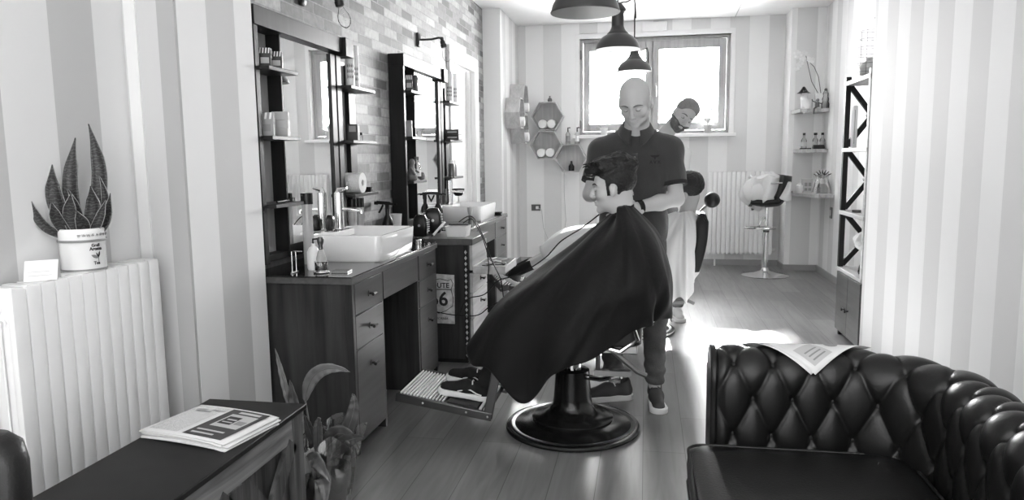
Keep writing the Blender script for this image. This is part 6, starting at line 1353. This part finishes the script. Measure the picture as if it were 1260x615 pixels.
# ------------------------------------------------------------------ barber chairs (facing -X)
def barber_chair(label,x,y,seatx,backx,metal,hi=0,head=False,fr=None,hb=.42):
    t=thing('barber_chair',label,'chair',(x,y,0),group='barber chairs')
    o=lambda n,m,mt,**k: obj(n,m,M[mt] if isinstance(mt,str) else mt,t,**k)
    o('base_disc',MB().lathe([(0,0),(.325,0),(.335,.006),(.336,.014),(.33,.022),(.305,.026),(.298,.024),(.29,.027),(.25,.042),(.2,.055),(.19,.056)],n=72),metal,smooth=30)
    o('base_rim',MB().lathe([(.3,.027),(.306,.03),(.312,.027),(.306,.022)],n=72,close=True),'darkmetal')
    o('column',MB().lathe([(.2,.052),(.203,.062),(.195,.07),(.15,.082),(.118,.098),(.10,.125),(.094,.16),(.088,.24),(.084,.30),(.075,.305),(.0,.306)],n=56),metal,smooth=40)
    o('piston',MB().tube([(0,0,.3),(0,0,.46)],.045,24),'chrome')
    o('seat_frame',MB().box(seatx[0]+.04,seatx[1]-.02,-.2,.2,.44+hi,.48+hi).box(-.12,.12,-.12,.12,.40+hi,.44+hi),'steel',bevel=.005)
    R=[[(q[0],q[1],z+hi) for q in rrect((seatx[0]+seatx[1])/2,0,(seatx[1]-seatx[0])/2*s,.235*s,.06,0,5)] for z,s in ((.48,.96),(.49,1),(.56,1),(.59,.97),(.6,.85))]
    o('seat',MB().loft(R),'leather2')
    R=[]
    for k in range(9):
        u=k/8; z=.58+hi+u*hb; xc=backx+u*.06+.02*math.sin(u*PI); w=.225*(1-.12*u*u) if u<.95 else .16; th=.045 if u<.95 else .025
        R.append([(xc+q[0],q[1],z) for q in rrect(0,0,th,w,.03,0,4)])
    o('backrest',MB().loft(R),'leather2',smooth=60)
    for s in (-1,1):
        o('armrest',MB().loft([[(xx,s*.235+q[0],.64+hi+q[1]) for q in rrect(0,0,.032*k_,.022*k_,.018,0,4)] for xx,k_ in ((seatx[0]+.2,.6),(seatx[0]+.22,1),(seatx[1]-.04,1),(seatx[1]+.0,.7))]),'leather2')
        o('armrest_frame',MB().tube([(seatx[0]+.24,s*.235,.63+hi),(seatx[0]+.23,s*.235,.52+hi),(seatx[1]-.1,s*.235,.46+hi),(seatx[1]-.02,s*.235,.52+hi),(seatx[1]-.06,s*.235,.63+hi)],.014,10),'chrome')
    o('recline_mechanism',MB().tube([(seatx[1]-.14,-.2,.46+hi),(seatx[1]-.02,-.2,.36+hi),(seatx[1]+.02,-.19,.34+hi)],.013,8).box(seatx[1]-.22,seatx[1]-.05,-.21,-.17,.335+hi,.36+hi).tube([(seatx[1]-.2,-.19,.34+hi),(seatx[1]-.2,-.19,.45+hi)],.012,8),'gunmetal')
    o('pump_lever',MB().tube([(.07,-.02,.27),(.14,-.06,.272),(.2,-.07,.285),(.245,-.1,.30)],[.014,.012,.011,.009],10).tube([(.19,-.13,.30),(.26,-.07,.30)],.012,10),'chrome')
    if head: 
        o('headrest_stem',MB().tube([(backx+.05,-.02,.93),(backx+.12,-.06,1.0)],.009,8),'steel'); o('headrest_pad',MB().sphere((backx+.135,-.07,1.02),.058,20),'leather2')
    if fr:
        (x0,z0),(x1,z1)=fr; L_=math.hypot(x1-x0,z1-z0); d=Vector((x1-x0,0,z1-z0)).normalized(); n=Vector((-d.z,0,d.x)); n=-n if n.z<0 else n
        P=lambda s,yy,h:Vector((x0,0,z0))+d*s+Vector((0,yy,0))+n*h
        def slab(s0,s1,y0,y1,h0,h1): return [P(s,yy,h) for h in (h0,h1) for yy in (y0,y1) for s in (s0,s1)]
        F=[(0,2,3,1),(4,5,7,6),(0,1,5,4),(2,6,7,3),(0,4,6,2),(1,3,7,5)]
        o('footrest_plate',MB().add(slab(0,L_,-.21,.19,-.012,-.002),F),metal,bevel=.002)
        m=MB()
        for k in range(14): m.add(slab(.012+.0165*k,.019+.0165*k,-.2,.18,-.002,.006),F)
        o('footrest_rib_panel',m,'rad',smooth=None)
        o('footrest_pad',MB().add(slab(.25,L_-.06,-.195,.175,-.002,.004),F),'leather2',bevel=.003)
        m=MB()
        for k in range(2): m.add(slab(L_-.052+.022*k,L_-.04+.022*k,-.2,.18,-.002,.007),F)
        o('footrest_edge_rib',m,'rad',smooth=None)
        for yy in (-.222,.2):
            o('footrest_side_rail',MB().add(slab(0,L_+.02,yy-.01,yy+.01,-.035,.006),F),'darkmetal',bevel=.004)
            o('footrest_arm',MB().bar(P(L_,yy,-.025),P(L_,yy,-.0)+Vector((.05,0,.24 if not head else .0)),.014,.045,(1,0,0)).bar(P(L_,yy,0)+Vector((.05,0,.22 if not head else -.01)),Vector((seatx[0]+.1,yy,(.46 if not head else .40)+hi)),.014,.04,(1,0,0)),'darkmetal',bevel=.004)
            for s in (.14,.36,L_): o('rivet',MB().sphere(tuple(P(s,yy-.011,-.015)),.006,8),'steel')
        o('bumper',MB().tube([P(L_*.78,0,-.012),P(L_*.78,0,-.05)],.007,8).lathe([(0,0),(.016,0),(.016,.008),(0,.01)],tuple(P(L_*.78,0,-.06)),12),'black')
    return t
barber_chair('black barber chair with ribbed footrest and round black base, under the black-caped young man',-.35,3.54,(-.22,.34),.28,'basemetal',0,False,((-.845,.205),(-.385,.13)),.30)
barber_chair('second barber chair with chrome base and black headrest ball, behind the bald man',-.1,5.68,(-.18,.44),.45,'chrome',-.08,True,((-1.12,.52),(-.98,.36)))
